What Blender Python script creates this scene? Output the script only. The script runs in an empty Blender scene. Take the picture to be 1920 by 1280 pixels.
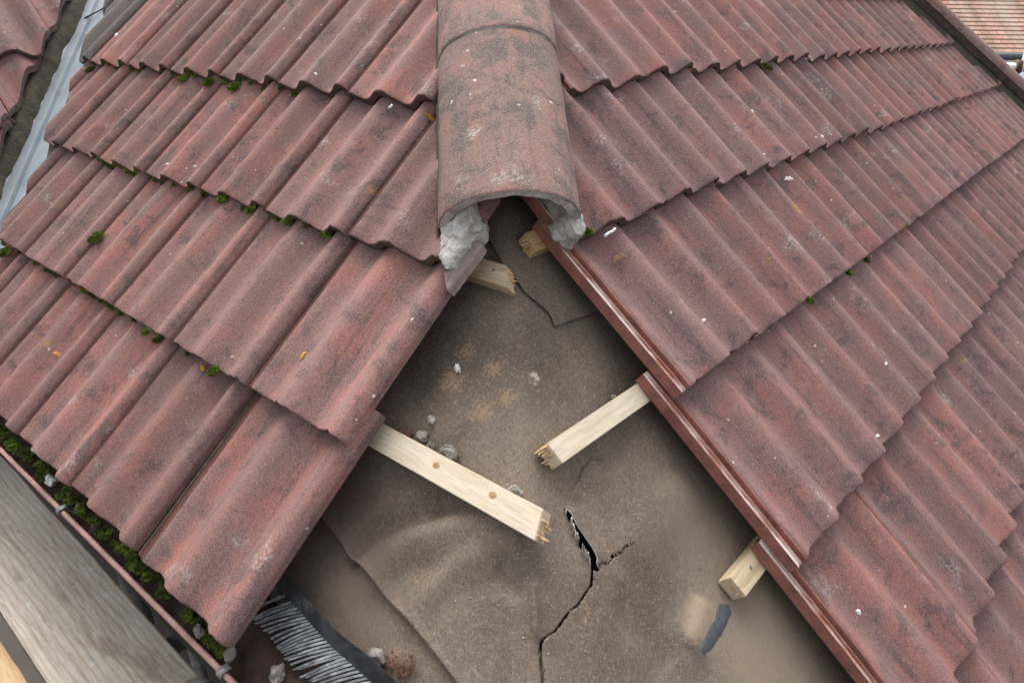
import bpy, bmesh, math, random
import numpy as np
from mathutils import Vector, Matrix, noise as mnoise
random.seed(7)
RNG = np.random.default_rng(5)
sc = bpy.context.scene
COL = sc.collection
R = math.radians

# ------------------------------------------------------------------ camera, sky, sun, exposure
CAM_ROT = (1.1404370262713563, -0.010485252311326076, -0.07536654177521192)
CAM_LOC = Vector((-0.09061813300649457, -0.03666693785447935, 1.1113359772363613))
cam = bpy.data.cameras.new("camera")
cam.sensor_width = 36.0
cam.lens = 0.6935928349 * 36.0
cam.clip_start = 0.05
cam.clip_end = 2000
cam.dof.use_dof = True
cam.dof.focus_distance = 1.2
cam.dof.aperture_fstop = 13.0
camo = bpy.data.objects.new("camera", cam)
COL.objects.link(camo)
camo.rotation_euler = CAM_ROT
camo.location = CAM_LOC
sc.camera = camo

SUN_EL, SUN_AZ = R(56), R(-8)          # azimuth measured from +Y towards +X
world = bpy.data.worlds.new("World")
sc.world = world
world.use_nodes = True
wn = world.node_tree
for n_ in list(wn.nodes):
    wn.nodes.remove(n_)
sky = wn.nodes.new('ShaderNodeTexSky')
sky.sky_type = 'NISHITA'
sky.sun_disc = False
sky.sun_elevation = SUN_EL
sky.sun_rotation = SUN_AZ
sky.dust_density = 4.0
sky.air_density = 0.8
hsv = wn.nodes.new('ShaderNodeHueSaturation')
hsv.inputs['Saturation'].default_value = 0.22
bg = wn.nodes.new('ShaderNodeBackground')
bg.inputs['Strength'].default_value = 0.15
wo = wn.nodes.new('ShaderNodeOutputWorld')
wn.links.new(sky.outputs[0], hsv.inputs['Color'])
wn.links.new(hsv.outputs[0], bg.inputs['Color'])
wn.links.new(bg.outputs[0], wo.inputs['Surface'])
sun = bpy.data.lights.new("sun", 'SUN')
sun.energy = 1.25
sun.angle = R(55)
sun.color = (1.0, 0.96, 0.9)
suno = bpy.data.objects.new("sun", sun)
COL.objects.link(suno)
sdir = Vector((math.sin(SUN_AZ) * math.cos(SUN_EL), math.cos(SUN_AZ) * math.cos(SUN_EL), math.sin(SUN_EL)))
suno.rotation_euler = sdir.to_track_quat('Z', 'Y').to_euler()
sc.view_settings.view_transform = 'Standard'
sc.view_settings.look = 'None'
sc.view_settings.gamma = 1.0
sc.view_settings.use_curve_mapping = False
sc.view_settings.exposure = 1.42

# ------------------------------------------------------------------ roof frames
TH = 0.744071366244301
G = 0.35168953592
W_ = 0.30
UL, VL = -0.8894215201, 1.7322967713
UR, VR = 0.9431738500, 1.7831471032
q = math.sqrt(.5)
cT, sT = math.cos(TH), math.sin(TH)
eL, fL, nL = Vector((q, -q, 0)), Vector((cT * q, cT * q, sT)), Vector((-sT * q, -sT * q, cT))
eR, fR, nR = Vector((q, q, 0)), Vector((-cT * q, cT * q, sT)), Vector((sT * q, -sT * q, cT))
SIDE = {'L': (eL, fL, nL), 'R': (eR, fR, nR)}
AL = math.tan(TH) * q                        # slope of the hip line dz/dy
dH = Vector((0, 1, AL)).normalized()
mH = Vector((0, -dH.z, dH.y))
STEP = 0.024
FELT = -0.080
BAT_TOP = -0.048

def P(side, u, v, h=0.0):
    e, f, n = SIDE[side]
    return e * u + f * v + n * h

CM = Matrix.Identity(3)
from mathutils import Euler
CM = Euler(CAM_ROT).to_matrix()
FPX = 0.6935928349 * 1920

def px(pt):                                   # where a point falls in the frame (for culling what cannot be seen)
    d = CM.transposed() @ (Vector(pt) - CAM_LOC)
    if d.z > -0.05:
        return (-9e3, -9e3)
    return (960 + FPX * d.x / -d.z, 640 - FPX * d.y / -d.z)

def uv_at(side, x, y, h):                     # measured photo point -> coordinates on a roof plane
    e, f, n = SIDE[side]
    d = CM @ Vector(((x - 960) / FPX, -(y - 640) / FPX, -1))
    t = (h - CAM_LOC.dot(n)) / d.dot(n)
    p = CAM_LOC + d * t
    return p.dot(e), p.dot(f)

def pt_at(side, x, y, h):
    u, v = uv_at(side, x, y, h)
    return P(side, u, v, h)

# ------------------------------------------------------------------ object helpers
def tag(o, label=None, cat=None, group=None, kind=None):
    if label: o['label'] = label
    if cat: o['category'] = cat
    if group: o['group'] = group
    if kind: o['kind'] = kind
    elif label: o['kind'] = 'thing'
    return o

def link(o, parent=None):
    COL.objects.link(o)
    if parent: o.parent = parent
    return o

def mesh_obj(name, verts, faces, mats, parent=None, smooth=False, fm=None, sharp=None):
    me = bpy.data.meshes.new(name)
    me.from_pydata([tuple(v) for v in verts], [], faces)
    for m in (mats if isinstance(mats, (list, tuple)) else [mats]):
        me.materials.append(m)
    if fm is not None:
        me.polygons.foreach_set('material_index', fm)
    me.polygons.foreach_set('use_smooth', [smooth] * len(me.polygons))
    me.update()
    if sharp is not None:
        me.set_sharp_from_angle(angle=sharp)
    return link(bpy.data.objects.new(name, me), parent)

def bm_obj(name, bm, mats, parent=None, smooth=False, sharp=None):
    me = bpy.data.meshes.new(name)
    bmesh.ops.recalc_face_normals(bm, faces=bm.faces)
    bm.to_mesh(me); bm.free()
    for m in (mats if isinstance(mats, (list, tuple)) else [mats]):
        me.materials.append(m)
    me.polygons.foreach_set('use_smooth', [smooth] * len(me.polygons))
    if sharp is not None:
        me.set_sharp_from_angle(angle=sharp)
    return link(bpy.data.objects.new(name, me), parent)

def empty(name, loc=(0, 0, 0)):
    o = bpy.data.objects.new(name, None)
    o.empty_display_size = 0.05
    o.location = loc
    return link(o)

def tube_data(path, rad, n=10, close_ends=True):
    V, F = [], []
    pts = [Vector(p) for p in path]
    for i, p in enumerate(pts):
        t = (pts[min(i + 1, len(pts) - 1)] - pts[max(i - 1, 0)]).normalized()
        a = t.cross(Vector((0, 0, 1)))
        if a.length < 1e-3: a = t.cross(Vector((1, 0, 0)))
        a.normalize(); b = t.cross(a)
        r = rad[i] if isinstance(rad, (list, tuple)) else rad
        for k in range(n):
            V.append(p + (a * math.cos(2 * math.pi * k / n) + b * math.sin(2 * math.pi * k / n)) * r)
    for i in range(len(pts) - 1):
        for k in range(n):
            F.append((i * n + k, i * n + (k + 1) % n, (i + 1) * n + (k + 1) % n, (i + 1) * n + k))
    if close_ends:
        F.append(tuple(range(n))[::-1]); F.append(tuple((len(pts) - 1) * n + k for k in range(n)))
    return V, F

def fbm(p, o=4):
    return mnoise.fractal(Vector(p), 1.0, 2.0, o)

# ------------------------------------------------------------------ materials
class NT:
    def __init__(s, name):
        s.m = bpy.data.materials.new(name); s.m.use_nodes = True
        s.t = s.m.node_tree
        for n in list(s.t.nodes): s.t.nodes.remove(n)
        s.out = s.t.nodes.new('ShaderNodeOutputMaterial')
        s.b = s.t.nodes.new('ShaderNodeBsdfPrincipled')
        s.t.links.new(s.b.outputs[0], s.out.inputs['Surface'])
        s.tc = s.t.nodes.new('ShaderNodeTexCoord')
        s.co = s.tc.outputs['Object']
    def l(s, a, b): s.t.links.new(a, b)
    def set(s, sock, v):
        if hasattr(v, 'is_linked') or isinstance(v, bpy.types.NodeSocket): s.l(v, sock)
        else: sock.default_value = v
    def vmath(s, op, a, b=None):
        n = s.t.nodes.new('ShaderNodeVectorMath'); n.operation = op
        s.set(n.inputs[0], a)
        if b is not None: s.set(n.inputs[1], b)
        return n.outputs[0]
    def math(s, op, a, b=None, clamp=False):
        n = s.t.nodes.new('ShaderNodeMath'); n.operation = op; n.use_clamp = clamp
        s.set(n.inputs[0], a)
        if b is not None: s.set(n.inputs[1], b)
        return n.outputs[0]
    def rnd_offset(s):
        oi = s.t.nodes.new('ShaderNodeObjectInfo')
        s.rnd = oi.outputs['Random']
        c = s.t.nodes.new('ShaderNodeCombineXYZ')
        s.l(s.math('MULTIPLY', s.rnd, 37.0), c.inputs[0]); s.l(s.math('MULTIPLY', s.rnd, 91.0), c.inputs[1])
        s.co = s.vmath('ADD', s.co, c.outputs[0])
    def noise(s, scale, detail=3, rough=.55, co=None, dist=0.0):
        n = s.t.nodes.new('ShaderNodeTexNoise')
        n.inputs['Scale'].default_value = scale; n.inputs['Detail'].default_value = detail
        n.inputs['Roughness'].default_value = rough; n.inputs['Distortion'].default_value = dist
        s.l(co or s.co, n.inputs['Vector'])
        return n.outputs['Fac']
    def scaled(s, v, co=None): return s.vmath('MULTIPLY', co or s.co, v)
    def voro(s, scale, co=None, feat='F1', rand=1.0):
        n = s.t.nodes.new('ShaderNodeTexVoronoi'); n.feature = feat
        n.inputs['Scale'].default_value = scale; n.inputs['Randomness'].default_value = rand
        s.l(co or s.co, n.inputs['Vector'])
        return n
    def ramp(s, fac, lo, hi, interp='LINEAR'):
        n = s.t.nodes.new('ShaderNodeMapRange'); n.interpolation_type = 'SMOOTHSTEP' if interp == 'S' else 'LINEAR'
        s.l(fac, n.inputs['Value']); n.inputs['From Min'].default_value = lo; n.inputs['From Max'].default_value = hi
        return n.outputs[0]
    def mix(s, fac, a, b, mode='MIX'):
        n = s.t.nodes.new('ShaderNodeMix'); n.data_type = 'RGBA'; n.blend_type = mode
        s.set(n.inputs[0], fac)
        for i, v in ((6, a), (7, b)):
            if isinstance(v, tuple) and len(v) == 3: v = (*v, 1)
            s.set(n.inputs[i], v)
        return n.outputs[2]
    def bump(s, h, strength, dist=.002, prev=None):
        n = s.t.nodes.new('ShaderNodeBump'); n.inputs['Strength'].default_value = strength
        n.inputs['Distance'].default_value = dist; s.l(h, n.inputs['Height'])
        if prev is not None: s.l(prev, n.inputs['Normal'])
        return n.outputs[0]
    def done(s, col, rough=.85, nrm=None, spec=.3, metal=0.0):
        s.set(s.b.inputs['Base Color'], (*col, 1) if isinstance(col, tuple) and len(col) == 3 else col)
        s.set(s.b.inputs['Roughness'], rough); s.b.inputs['Specular IOR Level'].default_value = spec
        s.b.inputs['Metallic'].default_value = metal
        if nrm is not None: s.l(nrm, s.b.inputs['Normal'])
        return s.m

def tile_material(name, a, red, dark, redbias=0.0, spots=1.0, stain=0.0):
    t = NT(name); t.rnd_offset()
    big = t.noise(7, 5, .62, dist=.4)
    streak = t.noise(9, 4, .6, t.scaled((3.0, .55, 1.0)))
    rb = t.math('ADD', t.math('MULTIPLY', t.math('SUBTRACT', t.rnd, .5), .10), redbias)
    f = t.math('ADD', t.math('ADD', t.math('MULTIPLY', big, .55), t.math('MULTIPLY', streak, .45)), rb)
    c = t.mix(t.ramp(f, .44, .62, 'S'), a, red)
    dk = t.noise(13, 6, .72, dist=.6)
    c = t.mix(t.math('MULTIPLY', t.ramp(dk, .51 + stain, .66 + stain, 'S'), .85), c, dark)
    run = t.noise(11, 5, .65, t.scaled((4.2, .32, 1.0), t.vmath('ADD', t.co, (2.7, 4.4, 0))), .3)
    c = t.mix(t.math('MULTIPLY', t.ramp(run, .52, .66, 'S'), .62), c, dark)
    pk = t.noise(19, 5, .7, t.vmath('ADD', t.co, (3.3, 6.1, 2.0)))
    c = t.mix(t.math('MULTIPLY', t.ramp(pk, .58, .72, 'S'), .55), c, tuple(min(1, x * 1.45) for x in a))
    dk2 = t.noise(42, 4, .65)
    c = t.mix(t.math('MULTIPLY', t.ramp(dk2, .60, .70, 'S'), .45), c, dark)
    # sand grains
    g1 = t.noise(640, 2, .5); g2 = t.noise(360, 3, .7)
    c = t.mix(t.math('MULTIPLY', t.ramp(g1, .52, .66), .55), c, tuple(min(1, x * 2.2 + .07) for x in a))
    c = t.mix(t.math('MULTIPLY', t.ramp(g2, .53, .67), .62), c, (.045, .03, .03))
    # pale lichen flecks, a few larger crusts, rare ochre ones
    v1 = t.voro(26); v1c = t.math('MULTIPLY', t.math('LESS_THAN', v1.outputs['Distance'], t.math('MULTIPLY', t.ramp(t.noise(90, 2), .4, .8), .17 * spots)), t.ramp(t.noise(9, 2), .48, .62))
    c = t.mix(t.math('MULTIPLY', v1c, .85), c, (.62, .58, .54))
    v2 = t.noise(11, 3, .5, t.vmath('ADD', t.co, (5.2, 1.3, 0))); v2d = t.noise(150, 3, .7)
    cr = t.math('MULTIPLY', t.ramp(v2, .62, .72, 'S'), t.ramp(v2d, .46, .60))
    c = t.mix(t.math('MULTIPLY', cr, .55 * spots), c, (.40, .39, .36))
    v3 = t.noise(10, 2, .5, t.vmath('ADD', t.co, (1.2, 8.3, 3))); 
    c = t.mix(t.math('MULTIPLY', t.math('MULTIPLY', t.ramp(v3, .72, .78, 'S'), t.ramp(v2d, .4, .6)), .7), c, (.42, .22, .05))
    # per-tile tone
    tone = t.math('ADD', t.math('MULTIPLY', t.math('FRACT', t.math('MULTIPLY', t.rnd, 17.3)), .30), .86)
    cc = t.t.nodes.new('ShaderNodeCombineXYZ')
    for i in range(3): t.l(tone, cc.inputs[i])
    c = t.mix(1.0, c, cc.outputs[0], 'MULTIPLY')
    nb = t.bump(g1, .55, .0012); nb = t.bump(dk2, .35, .002, nb)
    return t.done(c, .92, nb, .22)

M = {}
M['tile_left'] = tile_material('tile_left', (.186, .108, .098), (.270, .112, .090), (.074, .057, .056), .0)  # brighter than the right slope's tiles; the lighting difference is put into the colour
M['tile_right'] = tile_material('tile_right', (.172, .102, .096), (.242, .105, .088), (.068, .053, .053), .0)
M['tile_old'] = tile_material('tile_old', (.125, .106, .096), (.165, .118, .104), (.066, .058, .053), -.02)
M['tile_ridge'] = tile_material('tile_ridge', (.195, .130, .114), (.245, .128, .102), (.080, .072, .067), .01, 1.5, -.05)

def simple(name, col, col2, scale=30, rough=.85, bump=.3, bscale=200, spec=.3, metal=0.0, lo=.4, hi=.65, dist=.002):
    t = NT(name); t.rnd_offset()
    f = t.noise(scale, 5, .6)
    c = t.mix(t.ramp(f, lo, hi), col, col2)
    return t.done(c, rough, t.bump(t.noise(bscale, 3, .6), bump, dist), spec, metal)

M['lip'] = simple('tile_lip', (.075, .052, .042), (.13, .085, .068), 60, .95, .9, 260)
M['flange'] = simple('tile_flange_red', (.30, .120, .090), (.17, .078, .062), 26, .9, .6, 260)
M['flange_dull'] = simple('tile_flange_dull', (.20, .085, .066), (.12, .070, .060), 40, .9, .35, 300)
M['mortar_thin'] = simple('mortar_thin', (.30, .24, .22), (.22, .15, .135), 40, .95, .5, 200)
t = NT('tile_flange_lime'); t.rnd_offset()
st = t.math('ADD', t.math('MULTIPLY', t.noise(45, 4, .65, t.scaled((1, .30, 1))), .6), t.math('MULTIPLY', t.noise(6, 3, .6, t.scaled((0, 1, 0))), .4))
M['lime'] = t.done(t.mix(t.ramp(st, .42, .58, 'S'), (.28, .115, .08), (.56, .47, .42)), .8, t.bump(t.noise(200, 3), .3))
t = NT('mortar'); t.rnd_offset()
f1 = t.noise(24, 5, .65); f2 = t.noise(160, 4, .7)
c = t.mix(t.ramp(f1, .38, .62), (.30, .275, .25), (.58, .56, .53)); c = t.mix(t.math('MULTIPLY', t.ramp(f2, .56, .68), .6), c, (.20, .17, .15))
c = t.mix(t.ramp(t.noise(14, 3, .5, t.vmath('ADD', t.co, (3, 1, 2))), .66, .72), c, (.26, .14, .12))
M['mortar'] = t.done(c, .95, t.bump(f2, .9, .004), .2)
M['mortar_dark'] = simple('mortar_mossy', (.050, .044, .034), (.085, .075, .050), 22, .95, 1.0, 90, dist=.006)

# bitumen felt: brown, fibrous, with rust-pale scuffs
t = NT('felt')
f1 = t.noise(3.5, 6, .62); f2 = t.noise(11, 5, .6); fib = t.noise(130, 3, .7, t.scaled((1, 2.6, 1))); fib2 = t.noise(150, 3, .7, t.scaled((2.8, 1, 1)))
c = t.mix(t.ramp(f1, .36, .64, 'S'), (.094, .071, .055), (.170, .131, .099))
c = t.mix(t.math('MULTIPLY', t.ramp(f2, .52, .72, 'S'), .5), c, (.100, .086, .076))
c = t.mix(t.math('MULTIPLY', t.ramp(fib, .54, .70), .40), c, (.30, .25, .20))
c = t.mix(t.math('MULTIPLY', t.ramp(fib2, .50, .66), .60), c, (.050, .040, .033))
sp = t.noise(260, 2, .5); c = t.mix(t.math('MULTIPLY', t.ramp(sp, .70, .77), .6), c, (.50, .44, .37))
rs = t.noise(7, 6, .7, t.vmath('ADD', t.co, (4.1, 7.7, 0))); c = t.mix(t.math('MULTIPLY', t.math('MULTIPLY', t.ramp(rs, .60, .70), t.ramp(fib, .48, .62)), .75), c, (.36, .22, .13))
nb = t.bump(fib, .35, .0012); nb = t.bump(f2, .10, .006, nb)
for ang, off in ((.5, 1.0), (-.7, 5.0), (1.4, 9.0)):
    vr = t.t.nodes.new('ShaderNodeVectorRotate'); vr.rotation_type = 'Z_AXIS'; vr.inputs['Angle'].default_value = ang; t.l(t.co, vr.inputs['Vector'])
    hair = t.noise(420, 2, .5, t.scaled((1, .10, .6), t.vmath('ADD', vr.outputs[0], (off, off, 0))), .8)
    c = t.mix(t.math('MULTIPLY', t.ramp(hair, .60, .72), .26), c, (.36, .30, .235))
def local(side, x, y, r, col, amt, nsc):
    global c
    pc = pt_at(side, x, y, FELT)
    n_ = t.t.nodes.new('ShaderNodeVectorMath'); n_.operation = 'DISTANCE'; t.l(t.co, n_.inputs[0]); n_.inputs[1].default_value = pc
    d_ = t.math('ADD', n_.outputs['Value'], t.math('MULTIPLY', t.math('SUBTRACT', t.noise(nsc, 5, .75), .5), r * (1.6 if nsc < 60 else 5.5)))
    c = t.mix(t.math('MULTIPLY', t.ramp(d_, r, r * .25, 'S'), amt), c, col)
local('R', 1318, 1168, .060, (.33, .25, .175), .6, 24)
local('R', 1450, 1215, .20, (.26, .20, .145), .6, 9)
local('R', 1290, 960, .16, (.215, .165, .12), .5, 10)
for x_, y_, r_ in ((850, 715, .030), (925, 690, .022), (945, 745, .020), (875, 655, .022), (905, 770, .025)): local('L', x_, y_, r_, (.30, .20, .125), .6, 170)
local('R', 1003, 705, .012, (.45, .40, .32), .8, 90)
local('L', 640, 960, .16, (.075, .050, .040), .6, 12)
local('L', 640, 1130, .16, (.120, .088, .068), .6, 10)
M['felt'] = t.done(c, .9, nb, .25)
t = NT('felt_core_shade_line')
pc = pt_at('R', 1088, 1005, FELT)
n_ = t.t.nodes.new('ShaderNodeVectorMath'); n_.operation = 'DISTANCE'; t.l(t.co, n_.inputs[0]); n_.inputs[1].default_value = pc
M['felt_edge'] = t.done(t.mix(t.ramp(n_.outputs['Value'], .062, .048), (.030, .025, .021), (.52, .49, .45)), .95)  # pale torn core at the tear; other edges coloured dark as a shadow line
M['scuff_pale'] = simple('scuff_pale', (.42, .33, .23), (.16, .12, .09), 30, .9, .4, 300)
M['scuff_blue'] = simple('scuff_blue', (.055, .062, .075), (.085, .09, .10), 60, .6, .4, 200)

def wood(name, a, b, knots=True, gscale=1.0, stain=None, rough=.7, axis=0, rings=0):
    t = NT(name); t.rnd_offset()
    st = (.08, 1, 1) if axis == 0 else (1, .08, 1)
    co = t.scaled(st)
    g = t.noise(95 * gscale, 4, .6, co, .6); g2 = t.noise(320 * gscale, 3, .6, co)
    c = t.mix(t.ramp(g, .38, .66), a, b)
    c = t.mix(t.math('MULTIPLY', t.ramp(g2, .48, .66), .45), c, tuple(x * .62 for x in b))
    if knots:
        v = t.voro(5.0, t.scaled((1, 1, 0))); d = v.outputs['Distance']
        kn = t.ramp(d, .075, .035, 'S'); c = t.mix(t.math('MULTIPLY', kn, .8), c, (.36, .17, .06))
    if rings:
        wv = t.t.nodes.new('ShaderNodeTexWave'); wv.bands_direction = 'Y'; wv.inputs['Scale'].default_value = rings
        wv.inputs['Distortion'].default_value = 5.0; wv.inputs['Detail'].default_value = 3.0; wv.inputs['Detail Scale'].default_value = 1.2
        t.l(t.scaled((.22, 1, 1)), wv.inputs['Vector'])
        ringc = t.math('MULTIPLY', t.ramp(wv.outputs['Fac'], .62, .95), .34)
    if stain:
        for (sc_, lo, hi, col, am, off) in stain:
            f = t.noise(sc_, 5, .66, t.vmath('ADD', t.scaled((.22, 1, 1) if sc_ < 20 else (.8, 1, 1)), off), .3)
            c = t.mix(t.math('MULTIPLY', t.ramp(f, lo, hi, 'S'), am), c, col)
    if rings: c = t.mix(ringc, c, tuple(x * .55 for x in b))
    return t.done(c, rough, t.bump(g2, .25, .001), .3)

M['batten'] = wood('batten_wood', (.60, .52, .41), (.53, .44, .315))
M['batten_raw'] = wood('split_wood', (.62, .43, .24), (.46, .29, .14), False, 1.6)
M['knot'] = simple('wood_knot', (.40, .24, .12), (.27, .145, .065), 260, .7, .3, 300)
M['batten_old'] = wood('batten_wood_old', (.58, .46, .31), (.42, .32, .20))
M['plank'] = wood('scaffold_plank', (.66, .58, .49), (.45, .37, .29), False, 1.0,
    [(11, .46, .56, (.58, .515, .43), .5, (2, 3, 0)), (10, .54, .68, (.25, .185, .125), .6, (7, 1, 0)), (24, .63, .66, (.62, .63, .58), .85, (1, 9, 0)), (22, .68, .73, (.085, .085, .07), .7, (4, 4, 0)), (12, .62, .72, (.37, .20, .11), .5, (9, 2, 0))], .85, 0, 20)
M['plank_new'] = wood('scaffold_plank_new', (.56, .39, .22), (.46, .30, .15), False, .8, [(14, .6, .7, (.36, .24, .12), .5, (1, 1, 0))])
M['plank_edge'] = simple('plank_edge', (.42, .37, .32), (.33, .25, .20), 20, .9, .4, 120)
# metals and plastics
t = NT('zinc'); t.rnd_offset()
z1 = t.noise(10, 5, .6); z2 = t.noise(60, 4, .7)
c = t.mix(t.ramp(z1, .38, .65), (.21, .245, .275), (.28, .31, .34)); c = t.mix(t.math('MULTIPLY', t.ramp(z2, .56, .7), .5), c, (.24, .27, .28))
M['zinc'] = t.done(c, .62, t.bump(z2, .15, .001), .4, .15)
M['gutter'] = simple('gutter_brown', (.060, .032, .026), (.040, .026, .022), 14, .55, .2, 120)
M['gutter_rim'] = simple('gutter_rim_highlight', (.42, .25, .21), (.33, .19, .16), 30, .5, .2, 200)  # edge highlight put into the rim colour as a pale pink
M['steel'] = simple('galvanised_steel', (.20, .205, .20), (.30, .30, .29), 40, .5, .15, 200, .5, .5)
M['comb'] = simple('comb_plastic', (.022, .024, .028), (.070, .075, .080), 22, .42, .3, 160, .5, lo=.45, hi=.7)
M['tooth'] = simple('comb_tooth_plastic', (.12, .13, .14), (.33, .34, .345), 45, .42, .3, 200, .5, lo=.42, hi=.68)
M['soil'] = simple('gutter_soil', (.060, .034, .026), (.030, .020, .016), 26, .95, 1.0, 130, dist=.006)
M['brick'] = simple('brick_crumb', (.20, .075, .05), (.13, .07, .055), 60, .95, .7, 200)
M['stone'] = simple('mortar_lump', (.26, .24, .21), (.13, .12, .105), 50, .95, .8, 200)
M['white'] = simple('white_crust', (.74, .73, .70), (.58, .57, .54), 150, .9, .6, 300)
M['ochre'] = simple('ochre_lichen', (.48, .24, .03), (.38, .20, .05), 150, .95, .8, 300)
M['orange_soft'] = simple('faded_lichen', (.26, .14, .09), (.20, .105, .085), 150, .95, .8, 300)
M['nail'] = simple('nail_head', (.30, .31, .33), (.18, .17, .17), 200, .45, .2, 300, .5, .6)
M['backing'] = simple('roof_backing', (.035, .028, .024), (.05, .04, .034), 8, .95, .3, 60)
M['wall'] = simple('house_wall', (.07, .05, .045), (.05, .04, .036), 5, .95, .4, 60)
M['ground'] = simple('ground', (.050, .042, .036), (.035, .030, .026), .8, .95, .4, 6)
t = NT('moss'); t.rnd_offset()
mf = t.noise(55, 3, .6); mf2 = t.noise(14, 3, .5)
c = t.mix(t.ramp(mf, .35, .65), (.055, .085, .014), (.165, .230, .035)); c = t.mix(t.math('MULTIPLY', t.ramp(mf2, .48, .62), .75), c, (.050, .040, .020))
M['moss'] = t.done(c, .95, None, .15)

# ------------------------------------------------------------------ roof tiles
def surf(u):
    if u < .092:
        return .0150 * (.5 - .5 * math.cos(math.pi * (.092 - max(u, .041)) / .051))
    if u <= .308:
        h = 0.0
        a = abs(u - .163) / .073
        if a < 1: h = .0315 * (.5 + .5 * math.cos(a * math.pi)) ** .95
        a = (.308 - u) / .072
        if a < 1: h = max(h, .034 * (.5 + .5 * math.cos(a * math.pi)) ** .95)
        return h
    return .034 * max(0, math.cos((u - .308) / .034 * math.pi / 2)) ** .8

FL = [(0, -.0105, 2), (.0012, -.0068, 3), (.004, -.0058, 3), (.0085, -.0062, 3), (.0105, -.0095, 3), (.0162, -.0095, 3), (.018, -.0050, 2), (.0212, -.0045, 2),
      (.023, -.0105, 2), (.0325, -.0105, 2), (.0342, -.0005, 2), (.0385, .0005, 2), (.0405, -.0015, 0)]
FL = [(.012 + u_ * .028 / .0405, h_ + (.0145 if u_ > .001 else .004), s_) for u_, h_, s_ in FL]
PROF = [(u, h) for u, h, s in FL]
PSLOT = [s for u, h, s in FL]
uu = .044
while uu < .3305:
    PROF.append((uu, surf(uu))); PSLOT.append(0)
    uu += .0058 if uu < .31 else .0028
PROF.append((.331, surf(.331) - .002)); PSLOT.append(0)
NP_ = len(PROF)
TLEN = .42

def tile_data(seed, length=TLEN):
    rr = random.Random(seed)
    chips = [(rr.uniform(.05, .32), rr.uniform(.004, .014), rr.uniform(.001, .0045)) for _ in range(rr.choice((1, 2, 3, 4)))]
    vr = [0, .0016, .005, .012, .07, .14, .21, .28, .35, length]
    V, F, S = [], [], []
    bend = rr.uniform(-.0015, .0015)
    for j, v in enumerate(vr):
        for u, h in PROF:
            off = .0016 * mnoise.noise(Vector((u * 55, seed * 3.1, 0))) + .0008 * mnoise.noise(Vector((u * 210, seed * 5.1, 2)))
            cd = 0
            for (cu, cw, dp) in chips:
                a = abs(u - cu) / cw
                if a < 1: cd = max(cd, dp * (1 - a * a))
            k = max(0, 1 - v / .02)
            hh = h + (-.0028 if j == 0 else (-.0007 if j == 1 else 0)) - cd * .5 * (j == 0)
            hh += .0007 * mnoise.noise(Vector((u * 20, v * 14, seed))) + bend * math.sin(v / length * math.pi)
            V.append((u + .0008 * mnoise.noise(Vector((v * 18, seed, 4))), v + (off + cd) * k, hh))
    nv = len(vr)
    top = len(V)
    for j, v in enumerate(vr):
        for i, (u, h) in enumerate(PROF):
            x, y, z = V[j * NP_ + i]
            th = .0185 if .042 < u < .318 else .0125
            if u < .0125: th = .009
            V.append((x, y + (.0015 if j == 0 else 0), z - th + (.0028 if j == 0 else 0)))
    for j in range(nv - 1):
        for i in range(NP_ - 1):
            a, b = j * NP_ + i, j * NP_ + i + 1
            F.append((a, b, b + NP_, a + NP_)); S.append(PSLOT[i] if i < len(FL) else 0)
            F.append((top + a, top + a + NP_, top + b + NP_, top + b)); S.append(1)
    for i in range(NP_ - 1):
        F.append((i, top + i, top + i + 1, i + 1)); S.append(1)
        a = (nv - 1) * NP_ + i; F.append((a, a + 1, top + a + 1, top + a)); S.append(1)
    for j in range(nv - 1):
        a = j * NP_; F.append((a, a + NP_, top + a + NP_, top + a)); S.append(2)
        a = j * NP_ + NP_ - 1; F.append((a, top + a, top + a + NP_, a + NP_)); S.append(0)
    return V, F, S

def tile_mesh(name, seed, mats, length=TLEN):
    V, F, S = tile_data(seed, length)
    me = bpy.data.meshes.new(name)
    me.from_pydata(V, [], F)
    for m in mats: me.materials.append(m)
    me.polygons.foreach_set('material_index', S)
    me.polygons.foreach_set('use_smooth', [True] * len(F))
    me.set_sharp_from_angle(angle=R(38))
    me.update()
    return me

NVAR = 9
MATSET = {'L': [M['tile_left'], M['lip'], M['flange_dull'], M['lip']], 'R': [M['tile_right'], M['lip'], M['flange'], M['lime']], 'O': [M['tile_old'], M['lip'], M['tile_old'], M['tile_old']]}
TILES = {k: [tile_mesh('roof_tile', 11 + i + (50 if k == 'R' else 0), MATSET[k]) for i in range(NVAR)] for k in ('L', 'R')}
TILES['O'] = [tile_mesh('roof_tile', 200 + i, MATSET['O']) for i in range(3)]
tr = random.Random(3)

def tile_matrix(side, u0, v0, h0=0.0, rz=0.0, lift=0.0):
    e, f, n = SIDE[side]
    st = STEP + lift
    f2 = (f * G - n * st).normalized(); n2 = e.cross(f2)
    m = Matrix((e, f2, n2)).transposed() @ Matrix.Rotation(rz, 3, 'Z')
    m = m.to_4x4(); m.translation = e * u0 + f * v0 + n * h0
    return m

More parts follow.
